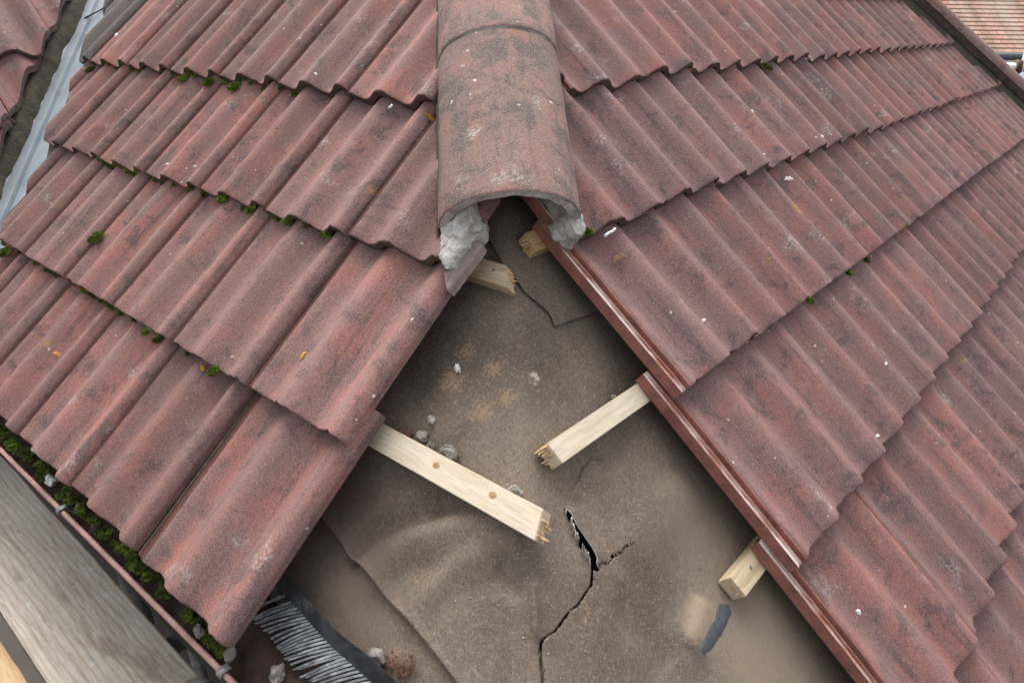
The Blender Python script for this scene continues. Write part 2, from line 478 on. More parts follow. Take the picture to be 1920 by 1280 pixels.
def place_tile(side, u0, v0, label, group, cuts=(), h0=0.0, rz=0.0, lift=0.0, base=Vector((0, 0, 0)), matset=None, cat='roof tile'):
    mx = tile_matrix(side, u0, v0, h0, rz, lift); mx.translation = mx.translation + base
    src = tr.choice(TILES[matset or side])
    need = []
    for co, no in cuts:
        ds = [(mx @ v.co - co).dot(no) for v in src.vertices]
        if min(ds) > 0: return None
        if max(ds) > 0: need.append((co, no))
    me = src
    if need:
        bm = bmesh.new(); bm.from_mesh(src)
        inv = mx.inverted()
        for co, no in need:
            g = bm.verts[:] + bm.edges[:] + bm.faces[:]
            r = bmesh.ops.bisect_plane(bm, geom=g, dist=1e-5, plane_co=inv @ co, plane_no=(inv.to_3x3() @ no).normalized(), clear_outer=True)
            ed = [x for x in r['geom_cut'] if isinstance(x, bmesh.types.BMEdge)]
            if ed:
                nf = bmesh.ops.holes_fill(bm, edges=ed, sides=0)['faces']
                for f_ in nf: f_.material_index = 1; f_.smooth = False
        if len(bm.faces) < 8:
            bm.free(); return None
        me = bpy.data.meshes.new('roof_tile'); bm.to_mesh(me); bm.free()
        for m_ in MATSET[matset or side]: me.materials.append(m_)
        me.set_sharp_from_angle(angle=R(38))
    o = bpy.data.objects.new('roof_tile', me)
    o.matrix_world = mx
    link(o)
    tag(o, label, cat, group)
    return o

ORD = ['first', 'second', 'third', 'fourth', 'fifth', 'sixth', 'seventh', 'eighth', 'ninth', 'tenth', 'eleventh', 'twelfth', 'thirteenth', 'fourteenth', 'fifteenth', 'sixteenth', 'seventeenth', 'eighteenth', 'nineteenth', 'twentieth', 'twenty-first', 'twenty-second']

def visible(pts, mg=40):
    xs = [px(p) for p in pts]
    return max(x for x, y in xs) > -mg and min(x for x, y in xs) < 1920 + mg and max(y for x, y in xs) > -mg and min(y for x, y in xs) < 1280 + mg

def seen(side, u0, v0, base=Vector((0, 0, 0))):
    return visible([P(side, u0 + a, v0 + b, .01) + base for a in (0.03, .15, .33) for b in (0, .17, G)], 12)

HIPL = (Vector((-.012, 0, 0)), Vector((1, 0, 0)))
HIPR = (Vector((.012, 0, 0)), Vector((-1, 0, 0)))
LROW = {4: 'course along the gutter', 3: 'second course above the gutter', 2: 'third course above the gutter', 1: 'fourth course above the gutter', 0: 'fifth course above the gutter', -1: 'sixth course above the gutter', -2: 'seventh course above the gutter'}
tweakL = {(4, 0): (.019, 0, .0, R(.3), 0), (3, 0): (.006, -.002, .001, 0, 0), (2, 0): (.0, .0, .002, 0, 0), (4, 1): (-.006, .004, 0, 0, 0), (1, 1): (-.0, -.008, .002, 0, 0)}
for k in range(4, -4, -1):
    n_in = 0
    for i in range(-4, 14):
        if k >= 2 and i < 0: continue
        u0 = UL - W_ * i - .333; v0 = VL - G * k
        if not seen('L', u0, v0): continue
        du, dv, dh, rz, lf = tweakL.get((k, i), (tr.gauss(0, .0012), tr.gauss(0, .0018), abs(tr.gauss(0, .0008)), tr.gauss(0, R(.22)), 0))
        vx = -1.462 + tr.uniform(-.03, .03) - (.03 if k % 2 else 0)
        pc_ = P('L', u0 + .15, v0 + .2)
        VAL = (Vector((vx, pc_.y, pc_.z)), Vector((-1, tr.uniform(-.12, .12), tr.uniform(-.1, .1))).normalized())
        old = (i >= 7 and k in (1,)) or (i == 8 and k == 0)
        lab = 'red grey wavy tile, left slope, %s, %s from the hip' % (LROW[k], ORD[n_in])
        if (k, i) == (4, 0): lab = 'whole red wavy tile at the hole edge, left slope, course along the gutter'
        o = place_tile('L', u0 + du, v0 + dv, lab, 'wavy roof tiles on the left slope', (HIPL, VAL), dh, rz, lf, matset='O' if old else None)
        if o: n_in += 1

RROW = {3: 'course of the topmost exposed rail', 4: 'course of the middle exposed rail', 5: 'course of the lowest exposed rail', 6: 'first course under the lowest rail', 7: 'second course under the lowest rail', 8: 'third course under the lowest rail'}
for k_ in range(2, -6, -1): RROW[k_] = '%s course above the exposed rails' % ORD[2 - k_]
HIP2Y = 4.46
tweakR = {(3, 0): (.017, 0, .003, R(1.1), .008), (4, 0): (.006, .0, 0, R(.8), .003), (4, 1): (.001, 0, 0, R(.3), 0), (5, 0): (-.001, 0, 0, R(.5), .002), (2, 0): (.006, -.006, .0, 0, .0), (1, 1): (.0, -.022, .0, 0, 0), (3, 1): (0, .002, .001, 0, 0)}
for k in range(8, -5, -1):
    n_in = 0
    for j in range(-1, 24):
        if k >= 2 and j < 0: continue
        u0 = UR - .015 + W_ * j; v0 = VR - G * k
        if not seen('R', u0, v0): continue
        du, dv, dh, rz, lf = tweakR.get((k, j), (tr.gauss(0, .0014), tr.gauss(0, .002), abs(tr.gauss(0, .0009)), tr.gauss(0, R(.25)), 0))
        cut2 = (Vector((0, HIP2Y + tr.uniform(-.03, .02), 0)), Vector((0, 1, 0)))
        lab = 'purple red wavy tile, right slope, %s, %s from the hip' % (RROW[k], ORD[n_in])
        if j == 0 and k in (3, 4, 5): lab = 'wavy tile with bare red interlock rail along the hole, %s' % {3: 'topmost of the three', 4: 'middle of the three', 5: 'lowest of the three'}[k]
        o = place_tile('R', u0 + du, v0 + dv, lab, 'wavy roof tiles on the right slope', (HIPR, cut2), dh, rz, lf)
        if o: n_in += 1

# ------------------------------------------------------------------ hip cap tiles
def cap_tile(name, y0, h0, r0, k0, ro, length, label, group, axis=dH, up=mH, side=Vector((1, 0, 0)), org=None, th=.02, seed=0, r1=None, mat='tile_ridge'):
    o0 = org if org is not None else Vector((0.003, y0, y0 * AL + h0))
    V, F, S = [], [], []
    NA, ls = 40, [0, .002, .007, .02, .08, .16, .24, .32, .40, length]
    e2 = side * math.cos(ro) + up * math.sin(ro); m2 = up * math.cos(ro) - side * math.sin(ro)
    for layer in (0, 1):
        for j, l in enumerate(ls):
            rr = r0 + ((r1 or r0) - r0) * l / length
            for a in range(NA + 1):
                ph = math.pi * a / NA
                r = rr - (th if layer else 0) - (.003 if (j == 0 and not layer) else (.0008 if j == 1 and not layer else 0))
                w = .0016 * mnoise.noise(Vector((a * .35, l * 9, seed + layer * 7))) + .001 * mnoise.noise(Vector((a * 1.1, l * 30, seed + 3)))
                ed = max(0, 1 - l / .03) * (.0035 * mnoise.noise(Vector((a * .5, seed, 3))) + .002 * mnoise.noise(Vector((a * 1.7, seed, 8))))
                V.append(o0 + e2 * (math.cos(ph) * (r + w)) + m2 * (math.sin(ph) * (r * k0 + w - (0 if not layer else (1 - k0) * th * -.0))) + axis * (l + ed))
    n = NA + 1; T = len(ls) * n
    for j in range(len(ls) - 1):
        for a in range(NA):
            p = j * n + a
            F.append((p, p + 1, p + n + 1, p + n)); S.append(0)
            F.append((T + p, T + p + n, T + p + n + 1, T + p + 1)); S.append(1)
        p = j * n; F.append((p, p + n, T + p + n, T + p)); S.append(0)
        p = j * n + NA; F.append((p, T + p, T + p + n, p + n)); S.append(0)
    for a in range(NA):
        F.append((a, T + a, T + a + 1, a + 1)); S.append(1)
        p = (len(ls) - 1) * n + a; F.append((p, p + 1, T + p + 1, T + p)); S.append(1)
    return mesh_obj(name, V, F, [M[mat], M['mortar']], None, True, S, R(40)), label, group

caps = [(1.207, -.015, .1285, .650, .092, .452, 'weathered red half round hip tile with the open lower end above the hole'),
        (1.588, -.010, .1275, .640, .10, .46, 'upper half round hip tile behind the dark joint, at the top edge'),
        (1.917, .036, .123, .640, .10, .46, 'third half round hip tile, hidden past the top edge of the picture')]
for idx, (y0, h0, r0, k0, ro, ln, lab) in enumerate(caps[:2]):
    o, l_, g_ = cap_tile('hip_tile', y0, h0, r0, k0, ro, ln if idx == 0 else 1.7, lab, None, seed=idx * 11, r1=r0 * .985 if idx == 0 else r0)  # upper cap runs overlong, unseen, to keep light out of the hollow
    tag(o, lab, 'hip tile', 'half round hip tiles on the near hip')

# mortar under the cap tile: lumps between the tile surface and the arch
def lump(name, ring, side, hts, label, cat='mortar', mat='mortar', amp=.006, seed=0, sub=4, base_h=0.0):
    """ring: (u,v) outline on a roof plane; hts: height above the plane at each corner"""
    bm = bmesh.new()
    b = [bm.verts.new(P(side, u, v, base_h)) for u, v in ring]
    t_ = [bm.verts.new(P(side, u, v, h)) for (u, v), h in zip(ring, hts)]
    n = len(ring)
    bm.faces.new(b[::-1]); bm.faces.new(t_)
    for i in range(n): bm.faces.new((b[i], b[(i + 1) % n], t_[(i + 1) % n], t_[i]))
    bmesh.ops.triangulate(bm, faces=bm.faces[:])
    bmesh.ops.recalc_face_normals(bm, faces=bm.faces)
    for _ in range(sub):
        bmesh.ops.subdivide_edges(bm, edges=[e_ for e_ in bm.edges if e_.calc_length() > .006], cuts=1, use_grid_fill=True)
        bmesh.ops.triangulate(bm, faces=[f_ for f_ in bm.faces if len(f_.verts) > 3])
    bmesh.ops.smooth_vert(bm, verts=bm.verts, factor=.35, use_axis_x=True, use_axis_y=True, use_axis_z=True)
    bm.normal_update()
    for v in bm.verts:
        c = v.co
        d = amp * (fbm((c.x * 30 + seed, c.y * 30, c.z * 30), 3)) + amp * .7 * fbm((c.x * 110, c.y * 110 + seed, c.z * 110), 3)
        v.co = c + v.normal * d
    o = bm_obj(name, bm, M[mat], None, True, R(55))
    return tag(o, label, cat)

# left lump sits on the third course, flush with its right edge, up under the arch
def xy(side, x, y): return (q * (x - y), q * (x + y) / cT) if side == 'L' else (q * (x + y), q * (y - x) / cT)
lump('mortar_bed', [(-.945, 1.082), (-.908, 1.030), (-.886, 1.018), (-.876, 1.028), (-.878, 1.092), (-.872, 1.108), (-.905, 1.150), xy('L', -.05, 1.62), xy('L', -.080, 1.62), xy('L', -.082, 1.30)], 'L',
     [.042, .034, .028, .028, .046, .052, .058, .050, .034, .036], 'pale crumbling mortar under the left foot of the open hip tile', seed=1, base_h=-.012, amp=.005)
lump('mortar_bed', [(.962, 1.165), (.938, 1.100), (.942, 1.070), (.958, 1.062), (.972, 1.076), (.978, 1.100), xy('R', .102, 1.36), xy('R', .112, 1.62), xy('R', .05, 1.62), xy('R', .066, 1.27)], 'R',
     [.056, .040, .034, .034, .036, .040, .040, .040, .056, .058], 'grey lumpy mortar under the right foot of the open hip tile', seed=9, base_h=-.012, amp=.0045)
lump('mortar_smear', [uv_at('L', x, y, .012) for x, y in ((839, 546), (834, 514), (856, 506), (892, 450), (905, 457), (868, 508))], 'L',
     [.013, .018, .020, .017, .010, .009], 'thin grey mortar smear on the tile edge below the left lump', seed=4, sub=3, amp=.0015, base_h=-.01, mat='mortar_thin')
# bedding ribbon along both feet of the cap tiles further up
def ribbon(side_s, lab):
    V, F = [], []
    N = 60
    for i in range(N + 1):
        y = 1.22 + i * .02
        for x, b in ((.134, -.058), (.131, -.040), (.127, -.028), (.110, -.03)):
            w = .005 * mnoise.noise(Vector((y * 25, b * 70, side_s * 5)))
            V.append(Vector((side_s * (x + w) + .003, y, y * AL)) + mH * (b + .012 * side_s + w))
    for i in range(N):
        for k in range(3): F.append((i * 4 + k, i * 4 + k + 1, i * 4 + 5 + k, i * 4 + 4 + k))
    o = mesh_obj('mortar_ribbon', V, F, M['mortar_dark'], None, True)
    tag(o, lab, 'mortar')
ribbon(-1, 'dark mortar line along the left foot of the hip tiles')
ribbon(1, 'dark mortar line along the right foot of the hip tiles')

# ------------------------------------------------------------------ far hip of the right slope
h2dir = Vector((1, 0, -AL)).normalized(); h2up = Vector((AL, 0, 1)).normalized()
zz = (P('R', 0, 0)).z
def zR(x, y): return (-(nR.x * x + nR.y * y)) / nR.z
for i in range(10):
    x = 2.2 + i * .37
    o0 = Vector((x + .37, HIP2Y + .03, zR(x + .37, HIP2Y + .03) + .035))
    if not visible([o0, o0 - h2dir * .4], 60): continue
    o, l_, g_ = cap_tile('hip_tile', 0, 0, .105, .75, 0, .44, '', None, axis=-h2dir, up=h2up, side=Vector((0, 1, 0)), org=o0, seed=40 + i)
    tag(o, 'small far hip tile on the right slope edge, %s down from the top edge' % ORD[i], 'hip tile', 'hip tiles on the far hip')
V, F = [], []
for i in range(90):
    x = 2.0 + i * .045
    for dy, dz in ((-.14, -.05), (-.12, .028), (-.07, .05), (-.03, -.02)):
        w = .018 * fbm((x * 9, dy * 40, 3), 3)
        V.append((x, HIP2Y + .03 + dy + w, zR(x, HIP2Y + .03 + dy) + dz + w))
for i in range(89):
    for k in range(3): F.append((i * 4 + k, i * 4 + k + 1, i * 4 + 5 + k, i * 4 + 4 + k))
tag(mesh_obj('mortar_bed', V, F, M['mortar_dark'], None, True), 'dark mossy mortar strip below the far hip tiles', 'mortar')

# ------------------------------------------------------------------ valley and the neighbouring roof
VX = -1.700
def valley_pt(y, h=0.0):                       # on the felt level of the left slope
    z = (-(nL.x * VX + nL.y * y) + FELT) / nL.z
    return Vector((VX, y, z + h))
def onL(x, y, h): return Vector((x, y, (h - nL.x * x - nL.y * y) / nL.z))
baseN = valley_pt(2.5)
offN = baseN.dot(nR)                            # plane of the neighbouring roof's felt
def onN(x, y, h): return Vector((x, y, (offN + h - nR.x * x - nR.y * y) / nR.z))
V, F = [], []
vs = [2.06 + i * .05 for i in range(70)]
xsec = [('L', -1.10, .012), ('L', -1.50, .008), ('L', -1.645, .006), ('L', -1.652, .020), ('L', -1.664, .022), ('L', -1.672, .008), ('N', -1.712, .010), ('N', -1.78, .01), ('N', -1.95, .01)]
for y in vs:
    for sd, x, h in xsec:
        hh = h + .0015 * mnoise.noise(Vector((x * 6, y * 5, 0)))
        V.append(onL(x, y, FELT + hh) if sd == 'L' else onN(x, y, hh))
nx = len(xsec)
for i in range(len(vs) - 1):
    for k in range(nx - 1): F.append((i * nx + k, i * nx + k + 1, (i + 1) * nx + k + 1, (i + 1) * nx + k))
vroot = empty('valley_gutter', valley_pt(2.5))
o = mesh_obj('sheet', V, F, M['zinc'], None, True, None, R(30)); o.parent = vroot; o.matrix_parent_inverse = Matrix.Translation(-vroot.location)
tag(vroot, 'pale grey zinc valley gutter with a raised seam between the two roofs', 'valley gutter')
cl = mesh_obj('sheet_joint', *tube_data([onL(-1.67, 3.44, FELT + .026), onL(-1.60, 3.45, FELT + .012), onL(-1.50, 3.43, FELT + .012)], .003, 6), M['comb'], None, True)
cl.parent = vroot; cl.matrix_parent_inverse = Matrix.Translation(-vroot.location)
# neighbour tiles
NREF = .080
uN0, vN0 = None, None
def onN_pix(x, y):
    d = CM @ Vector(((x - 960) / FPX, -(y - 640) / FPX, -1)); t_ = (offN + NREF + .01 - CAM_LOC.dot(nR)) / d.dot(nR)
    p = CAM_LOC + d * t_; return p.dot(eR), p.dot(fR)
un, vn = onN_pix(28, 101)
NCUT = (Vector((-1.80, 0, 0)), Vector((1, 0, 0)))
baseVec = nR * (offN + NREF)
cnt = {}
for k in range(-4, 6):
    n_in = 0
    for j in range(3, -8, -1):
        u0 = un - .165 + W_ * j; v0 = vn - G * k
        if not seen('R', u0, v0, baseVec): continue
        pc_ = P('R', u0 + .15, v0 + .2) + baseVec
        ncut = (Vector((-1.728 + tr.uniform(-.010, .010), pc_.y, pc_.z)), Vector((1, tr.uniform(-.05, .05), 0)).normalized())
        o = place_tile('R', u0, v0, 'tile of the neighbouring roof across the valley, %s course from top, %s from valley' % (ORD[k + 4], ORD[n_in]), 'tiles of the neighbouring roof', (ncut,), base=baseVec, rz=tr.gauss(0, R(.3)))
        if o: n_in += 1
V, F = [], []
NB = 170
for i in range(NB):
    y = 2.08 + i * .018
    for dx, h in ((-.30, -.025), (-.085, .000), (-.050, .040), (-.024, .034), (-.006, .004)):
        w = fbm((y * 11, dx * 30, 9), 4)
        V.append(onN(VX + dx + .010 * w, y, h + .010 * w))
for i in range(NB - 1):
    for k in range(4): F.append((i * 5 + k, i * 5 + k + 1, i * 5 + 6 + k, i * 5 + 5 + k))
tag(mesh_obj('mortar_bed', V, F, M['mortar_dark'], None, True), 'dark mossy mortar bed under the cut tiles beside the valley gutter', 'mortar')

# ------------------------------------------------------------------ house body under the roof
house = empty('house', (0, 2.5, 0))
def child(o, root):
    o.parent = root; o.matrix_parent_inverse = Matrix.Translation(-root.location); return o
DK = -.125  # dark backing planes added under the felt so no light leaks in
def zmin(x, y, h):
    a = (h - nL.x * x - nL.y * y) / nL.z; b = (h - nR.x * x - nR.y * y) / nR.z
    return a, b
V = []
apex = 6.0
def dL(x, y): return Vector((x, y, (DK - nL.x * x - nL.y * y) / nL.z))
def dR(x, y): return Vector((x, y, (DK - nR.x * x - nR.y * y) / nR.z))
ev = 0.335
def LP(u, v): return P('L', u, v, DK)
hipv = lambda u: -u / cT
A0_ = dL(0, .50); A1_ = dL(0, 5.5)
eo = -.25 * 0 + .25                              # eave line of the left slope: plan x+y = const
def eaveL(x): return dL(x, ev * cT / q - x)
V = [eaveL(0.0), A1_, dL(VX, 5.5), eaveL(VX)]
child(mesh_obj('roof_backing', V, [(0, 1, 2, 3)], M['backing']), house)
V = [dR(0, .45), P('R', .9, -1.2, DK), P('R', 7.2, -1.2, DK), dR(4.6, HIP2Y), dR(-.5 + .5, 5.5)]
hy = HIP2Y
V = [dR(0, .30), P('R', .25, -1.2, DK), P('R', hy / q + 1.2 * cT, -1.2, DK), dR(.0, 5.5)]
V[3] = dR(0, hy)
child(mesh_obj('roof_backing', V, [(0, 1, 2, 3)], M['backing']), house)
V = [dR(0, hy), P('R', hy / q + 1.2 * cT, -1.2, DK), Vector((5.5, 8, -3.0)), Vector((0, 8, 1.0))]
child(mesh_obj('roof_backing', V, [(0, 1, 2, 3)], M['backing']), house)
V = [onN(VX, 2.1, -.03), onN(VX, 5.5, -.03), onN(-6.5, 5.5, -.03), onN(-6.5, -2.7, -.03)]
child(mesh_obj('roof_backing', V, [(0, 1, 2, 3)], M['backing']), house)
# wall set back under the left eave
wo_ = -.62
def eavept(along, outward, z): return eL * along + Vector((-q, -q, 0)) * outward + Vector((0, 0, z))
V = [eavept(a, b, z) for b in (wo_, wo_ - .3) for a, z in ((-6, -6), (-1.0, -6), (-1.0, .40), (-6, .40))]
child(mesh_obj('wall', V, [(0, 1, 2, 3), (5, 4, 7, 6), (1, 5, 6, 2), (4, 0, 3, 7)], M['wall']), house)
V = [eavept(-6, -.262, .06), eavept(-.5, -.262, .06), eavept(-.5, -.262, .20), eavept(-6, -.262, .20), eavept(-6, -.9, .06), eavept(-1.0, -.9, .06)]
for k_ in range(4): V[k_] = V[k_] + Vector((q, q, 0)) * .09
child(mesh_obj('fascia', V, [(0, 1, 2, 3), (0, 4, 5, 1)], M['wall']), house)
tag(house, 'house body under the tiled hip roof, dark deck and eaves wall', 'house')
gnd = mesh_obj('ground', [(-400, -400, -6), (400, -400, -6), (400, 400, -6), (-400, 400, -6)], [(0, 1, 2, 3)], M['ground'])
tag(gnd, 'ground far below the roof', 'ground', kind='structure')

# ------------------------------------------------------------------ felt sheets (height fields over plan)
def poly_d(X, Y, pts):                           # distance to a polyline and position along it
    best = np.full(X.shape, 9.0); side = np.zeros(X.shape); par = np.zeros(X.shape)
    tot = 0
    L = [math.dist(pts[i], pts[i + 1]) for i in range(len(pts) - 1)]; T = sum(L)
    for i in range(len(pts) - 1):
        ax, ay = pts[i]; bx, by = pts[i + 1]; dx, dy = bx - ax, by - ay; ll = dx * dx + dy * dy + 1e-12
        t_ = np.clip(((X - ax) * dx + (Y - ay) * dy) / ll, 0, 1)
        d = np.hypot(X - ax - t_ * dx, Y - ay - t_ * dy)
        m_ = d < best
        best = np.where(m_, d, best); side = np.where(m_, np.sign(dx * (Y - ay) - dy * (X - ax)), side); par = np.where(m_, (tot + t_ * L[i]) / T, par)
        tot += L[i]
    return best, side, par
def in_poly(X, Y, pts):
    c = np.zeros(X.shape, bool); n = len(pts); j = n - 1
    for i in range(n):
        xi, yi = pts[i]; xj, yj = pts[j]
        c ^= ((yi > Y) != (yj > Y)) & (X < (xj - xi) * (Y - yi) / (yj - yi + 1e-12) + xi)
        j = i
    return c
_tab = RNG.random((128, 128))
def vnoise(X, Y):
    xi = np.floor(X).astype(int); yi = np.floor(Y).astype(int); fx = X - xi; fy = Y - yi
    fx = fx * fx * (3 - 2 * fx); fy = fy * fy * (3 - 2 * fy)
    g = lambda a, b: _tab[a % 128, b % 128]
    return (g(xi, yi) * (1 - fx) + g(xi + 1, yi) * fx) * (1 - fy) + (g(xi, yi + 1) * (1 - fx) + g(xi + 1, yi + 1) * fx) * fy - .5
def vfbm(X, Y, o=4):
    s = 0; a = 1.0
    for k in range(o): s = s + a * vnoise(X * 2 ** k + 17 * k, Y * 2 ** k + 5 * k); a *= .5
    return s
def plan(side, pts, h=FELT): return [tuple(pt_at(side, x, y, h).xy) for x, y in pts]
def side_of(x): return 'L' if x < 1005 else 'R'
def plan2(pts, h=FELT):
    out = []
    for x, y in pts:
        a = pt_at('L', x, y, h); b = pt_at('R', x, y, h)
        out.append(tuple((a if a.x < 0 else b).xy) if (a.x < 0) != (b.x > 0) or a.x < 0 else tuple(b.xy))
    return out
lap_low = plan('L', [(520, 880), (590, 965), (660, 1050), (710, 1115), (760, 1170), (800, 1215), (850, 1280), (900, 1350), (980, 1460)])
lap_up = plan2([(850, 380), (925, 470), (945, 503), (985, 555), (1022, 585), (1034, 600), (1041, 620)]) + plan('R', [(1085, 604), (1135, 586), (1230, 550), (1400, 480)])
tearL = plan('R', [(1058, 954), (1068, 974), (1075, 998), (1088, 1025), (1102, 1048), (1110, 1066)])
tearR = plan('R', [(1066, 960), (1082, 990), (1098, 1011), (1112, 1031), (1120, 1050), (1120, 1069)])
tear = tearL + tearR[::-1]
crackA = plan('R', [(1140, 850), (1130, 853), (1107, 863), (1092, 880), (1087, 897), (1073, 921), (1067, 941), (1058, 954)])
crackB = plan('R', [(1110, 1067), (1120, 1070), (1129, 1058), (1140, 1055), (1150, 1043), (1162, 1041), (1174, 1032), (1189, 1030), (1194, 1036), (1201, 1038)])
crackC = plan('R', [(1111, 1066), (1110, 1082), (1109, 1098), (1097, 1115), (1083, 1137), (1067, 1149), (1053, 1169), (1040, 1186), (1026, 1194), (1016, 1203), (1013, 1219), (1015, 1246), (1018, 1266), (1016, 1290), (1018, 1340)])
creaseV = plan('R', [(1024, 640), (1022, 720), (1024, 810)])
folds = [  # (pixel polyline, side, height, width)
    ([(640, 1060), (690, 1005), (740, 970), (800, 950), (870, 925)], 'L', -.012, .030),
    ([(700, 1085), (770, 1030), (850, 1005), (930, 985), (990, 955)], 'L', .013, .040),
    ([(780, 1150), (850, 1075), (900, 1050), (960, 1020), (1000, 1010)], 'L', .010, .035),
    ([(930, 1060), (950, 1085), (985, 1100)], 'L', -.008, .022),
    ([(1000, 1075), (1003, 1130), (1008, 1190)], 'L', .006, .012),
    ([(820, 700), (840, 760), (860, 830)], 'L', .006, .05),
    ([(1180, 760), (1150, 830), (1130, 880)], 'R', -.008, .04),
    ([(1300, 900), (1230, 980), (1180, 1080)], 'R', .010, .06),
    ([(1330, 1130), (1310, 1180), (1295, 1230)], 'R', .007, .03),
    ([(1150, 1120), (1200, 1180), (1260, 1260)], 'R', -.006, .05)]
FO = [(plan(s_, p_), h_, w_) for p_, s_, h_, w_ in folds]

def felt_z(X, Y, lift=0.0):
    a = (FELT - nL.x * X - nL.y * Y) / nL.z; b = (FELT - nR.x * X - nR.y * Y) / nR.z
    k = .035
    hh = np.clip(.5 + .5 * (b - a) / k, 0, 1)
    z = b * (1 - hh) + a * hh - k * hh * (1 - hh)
    for pts, h_, w_ in FO:
        d, s, t_ = poly_d(X, Y, pts)
        z = z + 1.6 * h_ * np.exp(-(d / (w_ * .62)) ** 2) * np.clip(np.minimum(t_, 1 - t_) * 5 + .25, 0, 1)
    rg = 1 - np.abs(vfbm(X * 4.3 + 9, Y * 4.3 + 2, 3)) * 2.2
    z = z + 0 * rg + .006 * vfbm(X * 4.1, Y * 4.1, 2) + .0010 * vfbm(X * 24 + 3, Y * 24, 3) + lift
    return z

STEP_G = .0024
def felt_sheet(name, x0, x1, y0, y1, keep, lift_fn, cracks, holes, label):
    xs = np.arange(x0, x1, STEP_G); ys = np.arange(y0, y1, STEP_G)
    X, Y = np.meshgrid(xs, ys)
    def field(X, Y):
        Fv = keep(X, Y)
        for pts, w, ta, tb in cracks:
            d, s, t_ = poly_d(X, Y, pts)
            ww = w * np.clip(t_ / .25, ta, 1) * np.clip((1 - t_) / .15, tb, 1) * (1 + (.7 if w > .0018 else .12) * vnoise(X * 120, Y * 120))
            Fv = np.minimum(Fv, d - ww)
        for pts in holes:
            d, s, t_ = poly_d(X, Y, pts + [pts[0]])
            Fv = np.minimum(Fv, np.where(in_poly(X, Y, pts), -d, d))
        return Fv
    F0 = field(X, Y)
    gy, gx = np.gradient(F0, STEP_G)
    gl = np.hypot(gx, gy) + 1e-6
    m_ = np.abs(F0) < STEP_G * .7
    X = np.where(m_, X - F0 * gx / gl / np.maximum(gl, .6), X); Y = np.where(m_, Y - F0 * gy / gl / np.maximum(gl, .6), Y)
    Z = felt_z(X, Y) + lift_fn(X, Y)
    ok = F0 > -STEP_G * .7
    ny, nxn = X.shape
    idx = np.arange(ny * nxn).reshape(ny, nxn)
    inside = F0 + np.where(m_, STEP_G, 0)
    cell = ok[:-1, :-1] & ok[1:, :-1] & ok[:-1, 1:] & ok[1:, 1:]
    cen = (np.minimum(F0, .01)[:-1, :-1] + np.minimum(F0, .01)[1:, :-1] + np.minimum(F0, .01)[:-1, 1:] + np.minimum(F0, .01)[1:, 1:]) / 4
    cell &= cen > 0
    qd = np.stack([idx[:-1, :-1][cell], idx[:-1, 1:][cell], idx[1:, 1:][cell], idx[1:, :-1][cell]], 1)
    used = np.unique(qd); rm = np.full(ny * nxn, -1); rm[used] = np.arange(len(used)); qd = rm[qd]
    co = np.stack([X.ravel()[used], Y.ravel()[used], Z.ravel()[used]], 1)
    me = bpy.data.meshes.new(name)
    me.vertices.add(len(co)); me.vertices.foreach_set('co', co.ravel())
    me.loops.add(qd.size); me.loops.foreach_set('vertex_index', qd.ravel().astype(np.int32))
    me.polygons.add(len(qd)); me.polygons.foreach_set('loop_start', (np.arange(len(qd)) * 4).astype(np.int32))
    me.polygons.foreach_set('use_smooth', np.ones(len(qd), bool))
    me.update(calc_edges=True); me.validate()
    me.materials.append(M['felt'])
    o = link(bpy.data.objects.new(name, me))
    sol = o.modifiers.new('thickness', 'SOLIDIFY'); sol.thickness = .002; sol.offset = -1
    sol.material_offset_rim = 1; me.materials.append(M['felt_edge' if holes else 'felt'])
    tag(o, label, 'roofing felt')
    return o

def region(line, far_pts):                        # signed distance to a lap line, positive on the side of far_pts
    poly = list(line) + list(far_pts)
    def fn(X, Y):
        d, s_, t_ = poly_d(X, Y, line)
        return np.where(in_poly(X, Y, poly), d, -d)
    return fn
above_low = region(lap_low, [(.6, .2), (3, .2), (3, 3), (-3, 3), (-3, 1.2)])
above_up = region(lap_up, [(3, lap_up[-1][1]), (3, 4), (-3, 4), (-3, lap_up[0][1])])
def eave_d(X, Y): return ((X + Y) * q / cT * 1.0) - 0.0       # grows upslope on the left plane
def box(X, Y, x0, x1, y0, y1): return np.minimum(np.minimum(X - x0, x1 - X), np.minimum(Y - y0, y1 - Y))
def curl(F, a, w): return a * np.exp(-np.maximum(F, 0) / w)
def crack_lift(X, Y):
    z = 0
    for pts, a, w in ((crackA, .004, .02), (crackB, .0012, .022), (crackC, .006, .03), (tearL, .013, .022)):
        d, s, t_ = poly_d(X, Y, pts)
        z = z + a * np.exp(-d / w) * np.where(s > 0, 1.0, -.25) * np.clip(np.minimum(t_, 1 - t_) * 6 + .15, 0, 1)
    d, s, t_ = poly_d(X, Y, creaseV)
    z = z + .0035 * np.exp(-d / .05) * (s > 0)
    return z
def lim_left(X, Y): return X - Y * 0 + (.80)      # simple frame limits
felt_sheet('roofing_felt', -.62, 1.16, .28, 1.62, lambda X, Y: np.minimum(np.minimum(above_low(X, Y), .075 - above_up(X, Y)), box(X, Y, -.61, 1.15, .30, 1.6)),
           lambda X, Y: curl(above_low(X, Y), .012, .022) + crack_lift(X, Y), [(crackA, .0010, .3, 1), (crackB, .0013, 1, .7), (crackC, .0019, 1, 1)], [tear],
           'main brown roofing felt sheet with the black tear across the hip')
felt_sheet('roofing_felt', -.62, .30, .36, 1.2, lambda X, Y: np.minimum(np.minimum(.10 - above_low(X, Y), box(X, Y, -.61, .10, .38, 1.19)), (X + Y) * q - .345),
           lambda X, Y: -.006 + 0 * X, [], [], 'lower brown felt strip along the eaves behind the comb')
